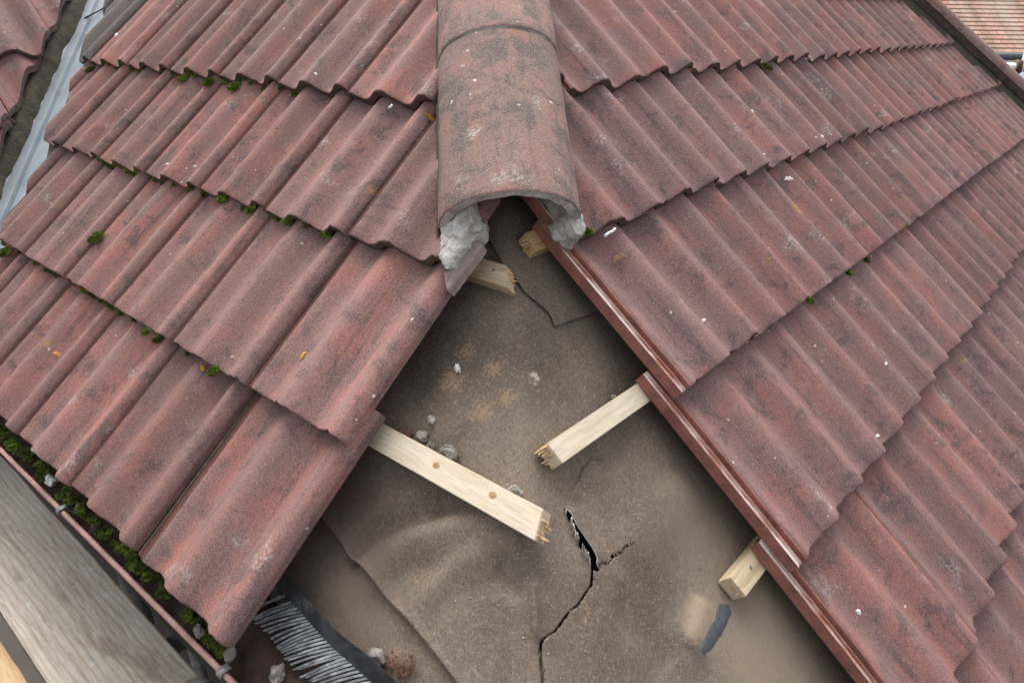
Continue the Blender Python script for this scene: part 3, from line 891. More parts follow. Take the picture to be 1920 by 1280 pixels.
felt_sheet('roofing_felt', -.35, .75, .95, 1.75, lambda X, Y: np.minimum(above_up(X, Y), box(X, Y, -.34, .74, .96, 1.74)),
           lambda X, Y: .004 + curl(above_up(X, Y), .006, .025), [], [], 'upper dark felt sheet lapped over below the hip tile opening')

# scuffs: thin smears of another colour stuck on the felt
def splat(name, side, pxs, mat, h, label, cat, th=.0015, on=None):
    ring = [uv_at(side, x, y, h) for x, y in pxs]
    cu = sum(a for a, b in ring) / len(ring); cv = sum(b for a, b in ring) / len(ring)
    V = [P(side, cu, cv, h + th)]; F = []
    n = len(ring)
    dense = []
    for i in range(n):
        (a, b), (c_, d_) = ring[i], ring[(i + 1) % n]
        for k in range(4): dense.append((a + (c_ - a) * k / 4, b + (d_ - b) * k / 4))
    dense = [(a + .0018 * mnoise.noise(Vector((a * 300, b * 300, 1))), b + .0018 * mnoise.noise(Vector((a * 300, b * 300, 7)))) for a, b in dense]
    n = len(dense)
    for a, b in dense: V.append(P(side, cu + (a - cu) * .82, cv + (b - cv) * .82, h + th))
    for a, b in dense: V.append(P(side, a, b, h))
    for i in range(n):
        F.append((0, 1 + i, 1 + (i + 1) % n)); F.append((1 + i, 1 + n + i, 1 + n + (i + 1) % n, 1 + (i + 1) % n))
    if on is not None: V = [Vector((v.x, v.y, on(v.x, v.y) + (th if i <= n else -.0004))) for i, v in enumerate(V)]
    o = mesh_obj(name, V, F, M[mat], None, True)
    tag(o, label, cat); return o
fz = lambda x, y: float(felt_z(np.array([[x]]), np.array([[y]]))[0, 0]) + float(crack_lift(np.array([[x]]), np.array([[y]]))[0, 0])
splat('tar_mark', 'R', [(1348, 1128), (1368, 1130), (1373, 1146), (1352, 1190), (1330, 1222), (1312, 1236), (1308, 1228), (1322, 1195), (1340, 1160)], 'scuff_blue', FELT, 'blue black streak on the felt below the short lowest batten', 'tar mark', on=fz)

# ------------------------------------------------------------------ broken battens
def batten(side, u0, u1, v0, v1, broken, label, mat='batten', top=BAT_TOP, thick=.03, skew=0.0, ragged=.018, seed=0, nails=(), rot=0.0, knots=()):
    e, f, n = SIDE[side]
    root = empty('batten', P(side, (u0 + u1) / 2, (v0 + v1) / 2, top - thick))
    mx = Matrix((e, f, n)).transposed() @ Matrix.Rotation(rot, 3, 'Z')
    root.rotation_euler = mx.to_euler()
    L, wd = abs(u1 - u0), v1 - v0
    rr = random.Random(seed)
    bm = bmesh.new()
    bmesh.ops.create_cube(bm, size=1)
    for v in bm.verts: v.co = Vector((v.co.x * L, v.co.y * wd, v.co.z * thick + thick / 2))
    s = 1 if broken == '+' else -1
    for v in bm.verts:
        if v.co.x * s > 0: v.co.x += s * skew * (v.co.y / wd)
    bmesh.ops.bevel(bm, geom=bm.edges[:], offset=.0012, segments=2, affect='EDGES')
    body = bm_obj('rail', bm, M[mat], root, True, R(35))
    # splintered end: a bundle of spikes of split wood
    V, F = [], []
    ny, nz = 8, 4
    for iy in range(ny):
        for iz in range(nz):
            y0_, y1_ = (-.5 + iy / ny) * wd * .97, (-.5 + (iy + 1) / ny) * wd * .97
            z0_, z1_ = thick * (.02 + .95 * iz / nz), thick * (.02 + .95 * (iz + 1) / nz)
            yc, zc = (y0_ + y1_) / 2, (z0_ + z1_) / 2
            xb = s * (L / 2 - .004) + s * skew * (yc / wd)
            ln = ragged * (.12 + 1.25 * max(0, .35 + 1.1 * mnoise.noise(Vector((iy * .42, iz * .5, seed * 3.7))))) * rr.uniform(.45, 1.3)
            ty, tz = yc + rr.gauss(0, .0012), zc + rr.gauss(0, .001)
            b0 = len(V)
            V += [(xb, y0_, z0_), (xb, y1_, z0_), (xb, y1_, z1_), (xb, y0_, z1_)]
            xm = xb + s * ln * .55
            k = .75
            V += [(xm, yc + (a - yc) * k, zc + (b - zc) * k) for a, b in ((y0_, z0_), (y1_, z0_), (y1_, z1_), (y0_, z1_))]
            xt = xb + s * ln
            V += [(xt, ty - .0004, tz), (xt, ty + .0004, tz)]
            for a in range(4):
                F.append((b0 + a, b0 + (a + 1) % 4, b0 + 4 + (a + 1) % 4, b0 + 4 + a))
            F += [(b0 + 4, b0 + 5, b0 + 9, b0 + 8), (b0 + 6, b0 + 7, b0 + 8, b0 + 9), (b0 + 5, b0 + 6, b0 + 9), (b0 + 7, b0 + 4, b0 + 8)]
    mesh_obj('splintered_end', V, F, M['batten_raw'], root)
    for ku, kv in knots:
        V = [(ku * L, kv * wd, thick + .0006)]; F = []
        for ring, z in ((.55, .0006), (1, .0001)):
            for k in range(16):
                V.append((ku * L + .0075 * ring * math.cos(k * .3927) * (1 + .12 * math.sin(k * 2.1)), kv * wd + .0052 * ring * math.sin(k * .3927), thick + z))
        for k in range(16): F += [(0, 1 + k, 1 + (k + 1) % 16), (1 + k, 17 + k, 17 + (k + 1) % 16, 1 + (k + 1) % 16)]
        mesh_obj('knot', V, F, M['knot'], root, True)
    for nu, nv_ in nails:
        V, F = [], []
        x, y = nu * L, nv_ * wd
        for r_, z in ((.0035, thick - .001), (.0035, thick + .0008), (.0028, thick + .0014)):
            for k in range(10): V.append((x + r_ * math.cos(k * .628), y + r_ * math.sin(k * .628), z))
        for a in range(2):
            for k in range(10): F.append((a * 10 + k, a * 10 + (k + 1) % 10, a * 10 + 10 + (k + 1) % 10, a * 10 + 10 + k))
        F.append(tuple(range(20, 30)))
        mesh_obj('nail', V, F, M['nail'], root)
    tag(root, label, 'batten', 'broken wooden roof battens in the hole')
    return root
bm_v = uv_at('L', 678.6, 828, BAT_TOP)
batten('L', -1.25, -.535, .692, .737, '+', 'long pale broken batten on the left, reaching over the felt toward the hip', skew=-.012, seed=1, nails=((-.02, .1),), ragged=.013, knots=((.20, .08), (.37, .12)))
batten('R', .674, 1.25, .748, .788, '-', 'pale broken batten on the right with a splintered end, under the middle rail', skew=.004, seed=2, nails=((.02, .2), (.05, -.2)), ragged=.018)
batten('L', -1.25, -.825, 1.047, 1.088, '+', 'short broken batten below the left mortar lump', skew=-.03, mat='batten_old', seed=3, nails=((.42, .1),), ragged=.010)
batten('R', .925, 1.25, 1.098, 1.140, '-', 'small orange splintered batten stub under the topmost rail', skew=.0, mat='batten_raw', seed=4, ragged=.016)
batten('R', .853, 1.25, .394, .434, '-', 'short square cut batten end under the lowest rail', skew=.006, mat='batten_old', seed=5, nails=((-.36, .1),), ragged=.004)

# ------------------------------------------------------------------ eaves comb
comb = empty('eaves_comb', P('L', -.85, .43, FELT))
def cc(o): return child(o, comb)
top_l = [uv_at('L', x, y, FELT + .035) for x, y in ((470, 1010), (523, 1066), (544, 1091), (587, 1136), (643, 1194), (690, 1229), (748, 1280), (860, 1376), (980, 1480))]
base_l = [uv_at('L', x, y, FELT + .014) for x, y in ((470, 1056), (542, 1130), (568, 1160), (594, 1188), (622, 1220), (652, 1246), (690, 1280), (780, 1376), (890, 1480))]
def along(pl, t_):
    k = min(int(t_ * (len(pl) - 1)), len(pl) - 2); w = t_ * (len(pl) - 1) - k
    return tuple(a * (1 - w) + b * w for a, b in zip(pl[k], pl[k + 1]))
V, F = [], []
NB = 64
for i in range(NB + 1):
    t_ = i / NB
    (u0_, v0_), (u1_, v1_) = along(base_l, t_), along(top_l, t_)
    wv = .0018 * math.sin(i * .31) + .0006 * math.sin(i * 1.3)
    for s_, h in ((0, .0105), (0, .014), (.12, .0175), (.55, .027 + wv), (.96, .034 + wv * 1.6), (1.0, .0345 + wv * 1.6), (1.0, .0325 + wv * 1.6), (.5, .022 + wv)):
        V.append(P('L', u0_ + (u1_ - u0_) * s_, v0_ + (v1_ - v0_) * s_, FELT + h))
for i in range(NB):
    for k in range(7): F.append((i * 8 + k, i * 8 + k + 1, i * 8 + 9 + k, i * 8 + 8 + k))
cc(mesh_obj('band', V, F, M['comb'], None, True, None, R(40)))
u_a, u_b = base_l[0][0], base_l[-1][0]
NT_ = int((u_b - u_a) / .0132)
for i in range(NT_):
    t_ = (i + .5) / NT_
    u, v = along(base_l, t_)
    sk = -.060 + .006 * math.sin(i * .55) + random.uniform(-.0012, .0012)
    ln = .056 + random.uniform(-.004, .004)
    w = .0030
    path = [(-.10, .0165), (.08, .0185), (.45, .0175), (.8, .012), (1, .007 + random.uniform(-.002, .004))]
    V, F = [], []
    for s_, h in path:
        uu_, vv_ = u + sk * s_, v - ln * s_
        ww = w * (1.15 - .40 * max(0, s_))
        for a, b in ((-ww, 0), (-ww * .8, .0022), (ww * .8, .0022), (ww, 0)): V.append(P('L', uu_ + a, vv_, FELT + h + b))
    for k in range(4):
        for a in range(4): F.append((k * 4 + a, k * 4 + (a + 1) % 4, k * 4 + 4 + (a + 1) % 4, k * 4 + 4 + a))
    F += [(3, 2, 1, 0), (16, 17, 18, 19)]
    cc(mesh_obj('tooth', V, F, M['tooth'], None, False))
tag(comb, 'grey plastic eaves comb with thin teeth, bent loose beside the gutter', 'eaves comb')

# ------------------------------------------------------------------ gutter along the left eaves
def rimpt(al):                                   # outer rim
    t_ = (al + 1.912) / (1.912 - .881)
    return eavept(al, -.2085 + (-.2310 + .2085) * t_, .155)
gut = empty('gutter', rimpt(-1.5))
RG = .058
V, F = [], []
als = [-5.2 + i * .1 for i in range(56)]
for al in als:
    p = rimpt(al)
    for layer in (0, 1):
        for a in range(15):
            ph = math.pi * a / 14; r = RG - layer * .0025
            V.append(p + Vector((q, q, 0)) * (RG - r * math.cos(ph)) + Vector((0, 0, -r * math.sin(ph))))
for i in range(len(als) - 1):
    for layer in (0, 1):
        for a in range(14):
            b = i * 30 + layer * 15 + a; F.append((b, b + 1, b + 31, b + 30))
child(mesh_obj('channel', V, F, M['gutter'], None, True), gut)
child(mesh_obj('rim', *tube_data([rimpt(a) + Vector((-q, -q, 0)) * .001 for a in als], .0052, 10), M['gutter_rim'], None, True), gut)
for pxx in ((117, 950), (421, 1268)):
    best = min((abs(px(rimpt(a))[0] - pxx[0]), a) for a in [-2.6 + i * .005 for i in range(400)])[1]
    V, F = [], []
    for da in (-.0075, .0075):
        p = rimpt(best + da)
        prof = [(.010, .0055), (.009, .0085), (-.0075, .0085), (-.0095, .0)]
        prof += [(RG - (RG + .004) * math.cos(math.pi * a / 10), -(RG + .004) * math.sin(math.pi * a / 10)) for a in range(1, 8)]
        for o_, z in prof: V.append(p + Vector((q, q, 0)) * o_ + Vector((0, 0, z)))
    n = len(prof)
    for k in range(n - 1): F.append((k, k + 1, n + k + 1, n + k))
    o = mesh_obj('bracket', V, F, M['steel'], None, True, None, R(40)); child(o, gut)
    sm = o.modifiers.new('t', 'SOLIDIFY'); sm.thickness = .0018; sm.offset = 0
tag(gut, 'brown half round gutter with a pinkish highlight tinted into the rim along the left eaves', 'gutter')
# soil in the gutter
V, F = [], []
NA_ = 230
for i in range(NA_):
    al = -2.6 + i * .0105
    p = rimpt(al)
    for o_, z in ((.004, -.018), (.016, -.012), (.030, -.002), (.05, .008), (.08, .020), (.112, .032), (.15, .046)):
        w = fbm((al * 16, o_ * 60, 2), 4) * .010
        V.append(p + Vector((q, q, 0)) * (o_ + w * .2) + Vector((0, 0, z + w)))
for i in range(NA_ - 1):
    for k in range(6): F.append((i * 7 + k, i * 7 + k + 1, i * 7 + 8 + k, i * 7 + 7 + k))
tag(mesh_obj('gutter_soil', V, F, M['soil'], None, True), 'dark soil and crumbs filling the gutter', 'soil', kind='stuff')

# ------------------------------------------------------------------ moss
def moss_data(c, n, r, rr, up, count, flat=.6):
    V, F = [], []
    a = n.orthogonal().normalized(); b = n.cross(a)
    for _ in range(count):
        th_ = rr.uniform(0, 6.283); rad = r * math.sqrt(rr.random())
        hh = flat * r * math.sqrt(max(0, 1 - (rad / r) ** 2)) * rr.uniform(.55, 1.0)
        p = c + a * (rad * math.cos(th_)) + b * (rad * math.sin(th_)) + n * hh
        d = (n * .8 + (a * math.cos(th_) + b * math.sin(th_)) * (rad / r) + Vector((rr.gauss(0, .5), rr.gauss(0, .5), rr.gauss(0, .5)))).normalized()
        s = d.orthogonal().normalized(); s = Matrix.Rotation(rr.uniform(0, 6.28), 3, d) @ s
        l = rr.uniform(.0026, .0064); w = l * .36
        i = len(V)
        V += [p - d * l * .4 - s * w * .5, p + s * w, p + d * l, p - s * w]
        F.append((i, i + 1, i + 2, i + 3))
    # dense underlying cushion
    i0 = len(V); nr = 9
    V.append(c + n * flat * r * .72)
    for ring in (1, 2):
        for k in range(nr):
            t_ = 6.283 * k / nr; rd = r * ring / 2 * .9
            V.append(c + (a * math.cos(t_) + b * math.sin(t_)) * rd * rr.uniform(.85, 1.1) + n * (flat * r * .6 if ring == 1 else -.003))
    for k in range(nr):
        F.append((i0, i0 + 1 + k, i0 + 1 + (k + 1) % nr))
        F.append((i0 + 1 + k, i0 + 1 + nr + k, i0 + 1 + nr + (k + 1) % nr, i0 + 1 + (k + 1) % nr))
    return V, F
mr = random.Random(12)
def clump(side, x, y, r, label, h=.0, n_=None):
    p = pt_at(side, x, y, h)
    V, F = moss_data(p, (SIDE[side][2] * .8 + Vector((0, 0, .6))).normalized(), r, mr, None, int(60 + r * r * 900000), .5)
    tag(mesh_obj('moss_clump', V, F, M['moss'], None, False), label, 'moss', 'moss clumps between the tiles')
for side, x, y, r, lab in [
    ('L', 181, 446, .022, 'bright green moss tuft lying alone on a left slope tile'),
    ('L', 8, 474, .022, 'green moss tuft at the left picture edge on the second course'),
    ('L', 170, 132, .018, 'round moss knob at the cut tile end above the valley gutter'),
    ('L', 345, 148, .018, 'leftmost moss cushion under the fourth course lip'),
    ('L', 392, 156, .018, 'middle moss cushion under the fourth course lip'),
    ('L', 440, 164, .020, 'rightmost moss cushion under the fourth course lip'),
    ('L', 274, 623, .010, 'small bright moss dot in the second course joint, upper left of a pair'),
    ('L', 297, 637, .011, 'small bright moss dot in the second course joint, lower right of a pair'),
    ('L', 400, 698, .012, 'small dark moss dot in the second course joint near the yellow lichen'),
    ('L', 416, 372, .013, 'moss tuft under the third course lip, leftmost'),
    ('L', 470, 395, .012, 'moss tuft under the third course lip, second from left'),
    ('L', 540, 415, .014, 'moss tuft under the third course lip, third from left'),
    ('L', 612, 440, .013, 'moss tuft under the third course lip, beside the joint'),
    ('L', 829, 190, .012, 'light green moss against the left foot of the hip tile'),
    ('R', 1516, 563, .013, 'round dark moss ball in the right slope, under the topmost rail course'),
    ('R', 1591, 512, .011, 'moss tuft to the upper right of the dark moss ball'),
    ('R', 1624, 488, .010, 'smaller moss tuft furthest up right of the dark moss ball'),
    ('R', 1437, 127, .020, 'moss tuft under the second course above the rails, right slope'),
    ('R', 1102, 435, .010, 'light green moss on the right mortar lump')]:
    clump(side, x, y, r, lab, .012 if side == 'L' else .006)
# moss strip along the gutter and inside the lower joints
V, F = [], []
for i in range(200):
    al = mr.uniform(-2.45, -.93)
    dens = .5 + .5 * mnoise.noise(Vector((al * 7, 1, 1)))
    if mr.random() > .35 + dens: continue
    p = rimpt(al) + Vector((q, q, 0)) * mr.uniform(-.001 + .014, .034) + Vector((0, 0, mr.uniform(.000, .022)))
    r = mr.uniform(.003, .011)
    v_, f_ = moss_data(p, Vector((-.2, -.2, 1)).normalized(), r, mr, None, int(40 + r * r * 420000), .8)
    o0 = len(V); V += v_; F += [tuple(a + o0 for a in ff) for ff in f_]
tag(mesh_obj('gutter_moss', V, F, M['moss'], None, False), 'green moss growing along the gutter under the tile edge', 'moss', kind='stuff')
V, F = [], []
for k, lo, hi, cnt_ in ((3, -2.6, -1.4, 60), (2, -2.4, -1.3, 60), (1, -2.9, -1.7, 50)):
    for i in range(cnt_):
        u = mr.uniform(lo, hi); v = VL - G * k
        ph = ((UL - u) / W_) % 1
        if mr.random() < .45 * (mnoise.noise(Vector((u * 6, k, 0))) + .6): continue
        r = mr.uniform(.004, .009)
        p = P('L', u, v - .002, -.016 + mr.uniform(-.003, .004) + .0 * ph)
        uu_ = (1 - ph) * W_ + .033
        p = P('L', u, v - mr.uniform(-.002, .006), surf(uu_ if uu_ < .331 else .1) - .018)
        v_, f_ = moss_data(p, (nL * .6 - fL * .5 + Vector((0, 0, .4))).normalized(), r, mr, None, 28, .8)
        o0 = len(V); V += v_; F += [tuple(a + o0 for a in ff) for ff in f_]
tag(mesh_obj('joint_moss', V, F, M['moss'], None, False), 'thin moss and dirt in the joints under the left slope courses', 'moss', kind='stuff')

# ------------------------------------------------------------------ debris
def rock(name, c, r, label, mat, seed, cat='debris', sq=(1, 1, .7)):
    bm = bmesh.new(); bmesh.ops.create_icosphere(bm, subdivisions=3, radius=1)
    for v in bm.verts:
        d = v.co.normalized()
        k = 1 + .45 * mnoise.noise(d * 1.6 + Vector((seed, 0, 0))) + .22 * mnoise.noise(d * 4 + Vector((0, seed, 0)))
        v.co = Vector((d.x * sq[0], d.y * sq[1], d.z * sq[2])) * r * k
    o = bm_obj(name, bm, M[mat], None, True, R(45))
    o.location = c; o.rotation_euler = (seed, seed * .7, seed * 1.3)
    tag(o, label, cat); return o
def feltpt(x, y, up):
    side = 'L' if pt_at('L', x, y, FELT).x < 0 else 'R'
    p = pt_at(side, x, y, FELT + up); return Vector((p.x, p.y, fz(p.x, p.y) + up))
for i, (x, y, r, lab, mat) in enumerate([
    (793, 815, .011, 'tall grey mortar lump above the long batten', 'stone'),
    (807, 836, .009, 'round grey pebble touching the long batten', 'stone'),
    (843, 846, .016, 'widest grey mortar lump above the long batten', 'stone'),
    (809, 786, .008, 'small pale grey crumb furthest above the long batten', 'mortar'),
    (768, 811, .007, 'pointed red tile shard beside the long batten', 'brick'),
    (966, 918, .011, 'dark grey lump at the upper edge of the long batten end', 'stone'),
    (858, 690, .008, 'small white lump on the middle of the felt', 'white'),
    (705, 1230, .016, 'grey stone behind the eaves comb band', 'stone'),
    (1152, 740, .008, 'small grey shard against the right broken batten', 'stone'),
    (1040, 835, .008, 'tiny red crumb beside the splintered right batten', 'brick'),
    (890, 478, .009, 'small grey crumb on the short upper batten', 'mortar')]):
    rock('debris_lump', feltpt(x, y, r * .45 + (.034 if i in (10,) else .004)), r, lab, mat, i * 1.7 + .3)
# brick crumbs: heap behind the comb, and along the hole edge
def crumbs(name, cx, cy, spread, n, mat, label, rs=(.0012, .0038)):
    V, F = [], []
    rr = random.Random(cx)
    for _ in range(n):
        x, y = rr.gauss(cx, spread[0]), rr.gauss(cy, spread[1])
        c = feltpt(x, y, .002); r = rr.uniform(*rs)
        i = len(V)
        for d in ((1, 0, 0), (-1, 0, 0), (0, 1, 0), (0, -1, 0), (0, 0, 1), (0, 0, -1)):
            V.append(c + Vector(d) * r * rr.uniform(.6, 1.3))
        for f_ in ((0, 2, 4), (2, 1, 4), (1, 3, 4), (3, 0, 4), (2, 0, 5), (1, 2, 5), (3, 1, 5), (0, 3, 5)): F.append(tuple(i + a for a in f_))
    tag(mesh_obj(name, V, F, M[mat], None, False), label, 'crumbs', kind='stuff')
crumbs('brick_crumbs', 752, 1250, (14, 12), 70, 'brick', 'heap of red brick crumbs behind the eaves comb')
crumbs('felt_grit', 1000, 960, (130, 140), 120, 'mortar', 'scattered pale grit on the felt', (.0006, .0017))
crumbs('felt_grit', 640, 930, (40, 60), 160, 'brick', 'reddish grit on the felt beside the left tiles', (.0006, .0018))
for i, (x, y, r, mat, lab) in enumerate([(432, 1227, .012, 'stone', 'pale green grey stone at the gutter end'), (95, 900, .013, 'white', 'white shell like chip in the gutter moss'), (150, 952, .010, 'stone', 'cream pebble in the gutter beside the bracket'), (372, 1183, .011, 'stone', 'grey stone on the gutter rim near its end'), (520, 1268, .016, 'stone', 'lichen covered stone in the gutter below the comb'), (181, 992, .010, 'soil', 'dark stone in the gutter moss')]):
    d = CM @ Vector(((x - 960) / FPX, -(y - 640) / FPX, -1)); t_ = (.170 - CAM_LOC.z) / d.z
    rock('gutter_stone', CAM_LOC + d * t_, r, lab, mat, i + 20.5, 'stone')

# ------------------------------------------------------------------ crusts on the tiles: lichen and droppings
def tile_h(side, u, v):
    if side == 'L': k = math.floor((VL - v) / G) + 1; vb = VL - G * k; pu = ((u - (UL - .333)) % W_)
    else: k = math.floor((VR - v) / G) + 1; vb = VR - G * k; pu = ((u - (UR - .015)) % W_)
    if pu < .031: pu += .30
    if pu > .331: pu = .331
    return surf(pu) - STEP * (v - vb) / G
def spot(side, x, y, r, mat, label, cat, name='lichen_spot', elong=1.0):
    u, v = uv_at(side, x, y, .01)
    if mat == 'white': r *= .72
    for _ in range(4):
        h = tile_h(side, u, v); u, v = uv_at(side, x, y, h)
    e, f, n = SIDE[side]
    V, F = [], []
    rr = random.Random(int(x * 7 + y)); n_ = 22
    du = .002
    sl = (tile_h(side, u + du, v) - tile_h(side, u - du, v)) / (2 * du)
    def pt(a, b, hh): return P(side, u + a, v + b, tile_h(side, u, v) + sl * a - STEP / G * b + hh)
    V.append(pt(0, 0, .0022))
    ph = rr.uniform(0, 6)
    for ring, hh in ((.6, .0022), (1.0, -.0004)):
        for k in range(n_):
            t_ = 6.283 * k / n_
            w = r * ring * (1 + .32 * math.sin(2 * t_ + ph) * rr.uniform(.7, 1.2) + .22 * math.sin(5 * t_ + ph * 2) + rr.uniform(-.08, .08))
            V.append(pt(w * math.cos(t_), w * elong * math.sin(t_), hh))
    for k in range(n_):
        F.append((0, 1 + k, 1 + (k + 1) % n_)); F.append((1 + k, 1 + n_ + k, 1 + n_ + (k + 1) % n_, 1 + (k + 1) % n_))
    tag(mesh_obj(name, V, F, M[mat], None, True), label, cat)
for a in [
    ('R', 1425, 22, .020, 'white', 'largest white dropping, near the top edge of the right slope', 'dropping', 'bird_dropping'),
    ('R', 1468, 343, .013, 'white', 'white crusty blotch in the middle of the right slope', 'dropping', 'bird_dropping'),
    ('R', 1540, 258, .010, 'white', 'white blotch just above a course edge on the right slope', 'dropping', 'bird_dropping'),
    ('R', 1417, 203, .007, 'white', 'round white dot left of the upper right slope', 'lichen'),
    ('R', 1543, 227, .007, 'white', 'round white dot right of the upper right slope', 'lichen'),
    ('R', 1530, 53, .010, 'ochre', 'yellow lichen ring near the top of the right slope', 'lichen'),
    ('R', 1324, 598, .006, 'white', 'pale green dot on the topmost rail tile', 'lichen'),
    ('R', 1625, 1143, .006, 'white', 'white dot on the lowest rail tile', 'lichen'),
    ('R', 1660, 682, .007, 'white', 'elongated white crust in the lower right slope', 'lichen'),
    ('R', 1657, 812, .007, 'white', 'white crust near a tile corner of the middle rail course', 'lichen'),
    ('R', 1166, 480, .010, 'orange_soft', 'faded orange lichen disc below the right mortar lump', 'lichen'),
    ('R', 1790, 98, .018, 'ochre', 'yellow lichen by the far hip on the right', 'lichen'),
    ('L', 218, 65, .013, 'white', 'white crust on a roll near the valley, upper left', 'lichen'),
    ('L', 567, 667, .008, 'ochre', 'orange lichen spot on the second course near the hole', 'lichen'),
    ('L', 614, 743, .009, 'ochre', 'orange lichen spot near the lower tile edge by the hole', 'lichen'),
    ('L', 111, 666, .009, 'ochre', 'orange lichen spot on the gutter course at the left', 'lichen'),
    ('L', 557, 876, .007, 'ochre', 'orange lichen spot on the whole tile at the broken hip edge', 'lichen'),
    ('L', 803, 214, .007, 'ochre', 'yellow lichen on the roll beside the hip tile', 'lichen'),
    ('L', 380, 690, .006, 'ochre', 'yellow and white lichen below the second course edge', 'lichen'),
    ('L', 600, 148, .006, 'white', 'small white dot on the fourth course near the hip', 'lichen'),
    ('L', 776, 600, .006, 'white', 'pale round dot on the second course roll beside the hole', 'lichen'),
    ('L', 486, 934, .005, 'white', 'white dot on the whole tile at the broken hip edge', 'lichen'),
    ('L', 310, 305, .006, 'white', 'white dot on a roll of the third course', 'lichen'),
    ('L', 358, 305, .005, 'mortar', 'greyish dot on the third course beside the white one', 'lichen')]:
    spot(*a)
# white curl of plastic under the right mortar lump, and a clip tip on the left
for side, pts, lab in (('R', [(1134, 443), (1141, 437), (1148, 434), (1153, 429)], 'white plastic curl on the right slope beside the mortar lump'), ('L', [(728, 203), (732, 201), (736, 197)], 'tiny white plastic tip under the fourth course lip')):
    tag(mesh_obj('plastic_strip', *tube_data([pt_at(side, x, y, .026) for x, y in pts], .0028, 8), M['white'], None, True), lab, 'plastic strip')

# ------------------------------------------------------------------ scaffold
def board(name, a0, a1, o0, o1, ztop, th, mats, label):
    root = empty(name, eavept((a0 + a1) / 2, (o0 + o1) / 2, ztop - th))
    mx = Matrix((eL, Vector((-q, -q, 0)) * -1, Vector((0, 0, 1)))).transposed()
    root.rotation_euler = mx.to_euler()
    bm = bmesh.new(); bmesh.ops.create_cube(bm, size=1)
    for v in bm.verts: v.co = Vector((v.co.x * (a1 - a0), v.co.y * (o1 - o0), v.co.z * th + th / 2))
    bmesh.ops.subdivide_edges(bm, edges=[e_ for e_ in bm.edges if e_.calc_length() > 1], cuts=120)
    bmesh.ops.bevel(bm, geom=[e_ for e_ in bm.edges if e_.is_boundary or (len(e_.link_faces) == 2 and e_.calc_face_angle(0) > .5)], offset=.004, segments=2, affect='EDGES')
    for v in bm.verts:
        v.co.y += .0035 * mnoise.noise(Vector((v.co.x * 3, 1, o0 * 30))) + .0015 * mnoise.noise(Vector((v.co.x * 14, v.co.z * 30, o0)))
        v.co.z += .002 * mnoise.noise(Vector((v.co.x * 2, v.co.y * 8, o0)))
    for f_ in bm.faces: f_.material_index = 0 if abs(f_.normal.z) > .8 else 1
    bm_obj('plank', bm, mats, root, True, R(40))
    tag(root, label, 'scaffold board'); return root
PZ = -.25
board('scaffold_board', -5.2, -1.235, -.326, -.095, PZ, .038, [M['plank'], M['plank_edge']], 'wide weathered grey scaffold board beside the gutter')
board('scaffold_board', -5.2, -.7, -.066, .16, PZ - .002, .038, [M['plank_new'], M['plank_new']], 'newer yellowish scaffold board at the bottom left corner')
for al, lab in ((-2.75, 'steel scaffold tube under the boards at the left'), (-1.5, 'steel scaffold tube under the boards near the gutter end')):
    tag(mesh_obj('scaffold_tube', *tube_data([eavept(al, -.5, PZ - .065), eavept(al, .5, PZ - .065)], .024, 14), M['steel'], None, True), lab, 'scaffold tube')
for (x, y), w, lab in (((246, 1090), .030, 'grey upright post below the gutter, wider and further left'), ((362, 1205), .016, 'thin grey upright post below the gutter near its end')):
    d = CM @ Vector(((x - 960) / FPX, -(y - 640) / FPX, -1))
    nn = Vector((-q, -q, 0)); t_ = (-.40 - CAM_LOC.dot(nn)) / d.dot(nn); p = CAM_LOC + d * t_
    tag(mesh_obj('support_post', *tube_data([Vector((p.x, p.y, -6)), Vector((p.x, p.y, .08))], w, 14), M['steel'], None, True), lab, 'post')
# crumpled grey sack on the board end
rock('cement_lump', eavept(-1.245, -.30, PZ + .012), .05, 'crumpled grey cement lump on the scaffold board end', 'mortar', 3.3, 'cement lump', (1.2, .9, .5))

# ------------------------------------------------------------------ house across the way
d = CM @ Vector(((1800 - 960) / FPX, -(108 - 640) / FPX, -1)); d.normalize()
hb = CAM_LOC + d * 22.0
hx = Vector((CM.col[0].x, CM.col[0].y, 0)).normalized(); hy_ = Vector((-hx.y, hx.x, 0))
far = empty('far_house', hb)
def fp(a, b, z): return hb + hx * a + hy_ * b + Vector((0, 0, z))
t = NT('far_tiles')
bt = t.t.nodes.new('ShaderNodeTexBrick'); bt.inputs['Scale'].default_value = 1.0; bt.inputs['Brick Width'].default_value = .20; bt.inputs['Row Height'].default_value = .16
bt.inputs['Mortar Size'].default_value = .012; bt.inputs['Color1'].default_value = (.40, .20, .15, 1); bt.inputs['Color2'].default_value = (.52, .29, .21, 1); bt.inputs['Mortar'].default_value = (.22, .13, .10, 1)
t.l(t.tc.outputs['UV'], bt.inputs['Vector'])
st = t.noise(2.2, 5, .7, t.scaled((1.6, .12, .12))); c = t.mix(t.math('MULTIPLY', t.ramp(st, .46, .62), .75), bt.outputs[0], (.19, .17, .105))
c = t.mix(t.math('MULTIPLY', t.ramp(t.noise(1.1, 4, .6, t.vmath('ADD', t.scaled((1, .2, .2)), (4, 2, 0))), .48, .62), .7), c, (.42, .34, .28))
M['far_tiles'] = t.done(c, .9)
M['render_wall'] = simple('pale_render', (.62, .60, .55), (.50, .52, .46), 2, .9, .2, 20)
M['white_paint'] = simple('white_paint', (.80, .80, .79), (.70, .70, .69), 20, .5, .05, 60)
M['rust'] = simple('rusty_clamp', (.16, .085, .04), (.09, .06, .035), 60, .8, .5, 200, .4, .3)
M['dark_gutter'] = simple('dark_gutter', (.12, .13, .14), (.16, .17, .18), 20, .6, .1, 60)
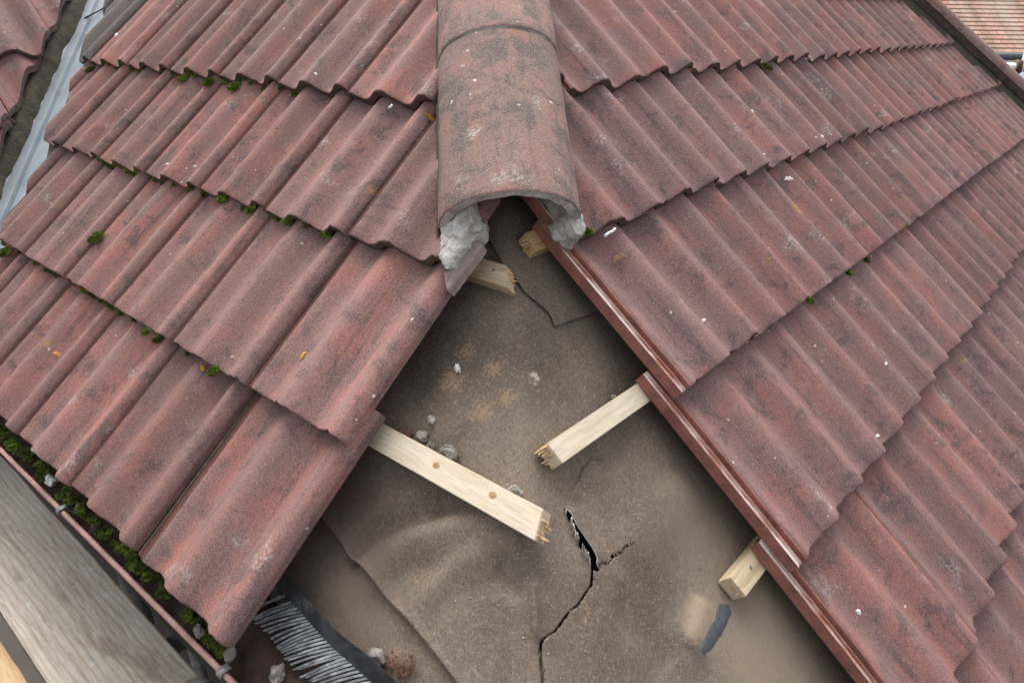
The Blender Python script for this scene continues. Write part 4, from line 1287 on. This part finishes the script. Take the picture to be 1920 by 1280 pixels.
# roof: courses as small steps
V, F, UV = [], [], []
pit = R(38); nc = 60
for i in range(nc + 1):
    for kk in (0, 1):
        s_ = i * .16
        lift = .018 if kk else 0
        for a in (-9, 12):
            V.append(fp(a, math.cos(pit) * s_ - math.sin(pit) * lift, .12 + math.sin(pit) * s_ + math.cos(pit) * lift)); UV.append((a, s_))
nf = []
for r_ in range(2 * nc + 1):
    b = r_ * 2; F.append((b, b + 1, b + 3, b + 2))
ro_ = mesh_obj('roof', V, F, M['far_tiles'])
uvl = ro_.data.uv_layers.new(name='uv')
for lp in ro_.data.loops: uvl.data[lp.index].uv = UV[lp.vertex_index]
child(ro_, far)
V = [fp(-9, .25, -8), fp(12, .25, -8), fp(12, .25, .12), fp(-9, .25, .12), fp(-9, 8, -8), fp(12, 8, -8), fp(12, 8, .12), fp(-9, 8, .12)]
child(mesh_obj('wall', V, [(0, 1, 2, 3), (1, 5, 6, 2), (5, 4, 7, 6), (4, 0, 3, 7)], M['render_wall']), far)
child(mesh_obj('gutter', *tube_data([fp(-9, -.04, .05), fp(12, -.04, .05)], .075, 12), M['dark_gutter'], None, True), far)
V = [fp(a, b, z) for a in (-9, 12) for b, z in ((-.02, -.14), (-.02, -.06), (.24, -.06), (.24, -.14))]
child(mesh_obj('eaves_board', V, [(0, 1, 5, 4), (1, 2, 6, 5), (2, 3, 7, 6), (3, 0, 4, 7)], M['white_paint']), far)
tag(far, 'distant house with a stained reddish tiled roof, top right corner', 'house')
# white rail with a rusty clamp in front of it
def at_depth(x, y, dep):
    d = CM @ Vector(((x - 960) / FPX, -(y - 640) / FPX, -1)); return CAM_LOC + d * dep
sr = empty('scaffold_rail', at_depth(1900, 126, 7))
child(mesh_obj('tube', *tube_data([at_depth(1780, 124, 7), at_depth(2100, 131, 7)], .040, 16), M['white_paint'], None, True), sr)
bmx = bmesh.new(); bmesh.ops.create_cube(bmx, size=1)
for v in bmx.verts: v.co = at_depth(1908, 126, 6.98) + hx * v.co.x * .045 + hy_ * v.co.y * .11 + Vector((0, 0, v.co.z * .13))
bmesh.ops.bevel(bmx, geom=bmx.edges[:], offset=.012, segments=2, affect='EDGES')
child(bm_obj('clamp', bmx, M['rust'], None, True), sr)
tag(sr, 'white horizontal scaffold rail with a rusty clamp, right edge of the picture', 'scaffold rail')
pole = mesh_obj('scaffold_standard', *tube_data([at_depth(1952, 62, 7.3), at_depth(1952, 62, 7.3) + Vector((0, 0, -7.5))], .10, 14), M['zinc'], None, True)
tag(pole, 'pale blue grey upright behind the white rail at the right edge', 'upright')
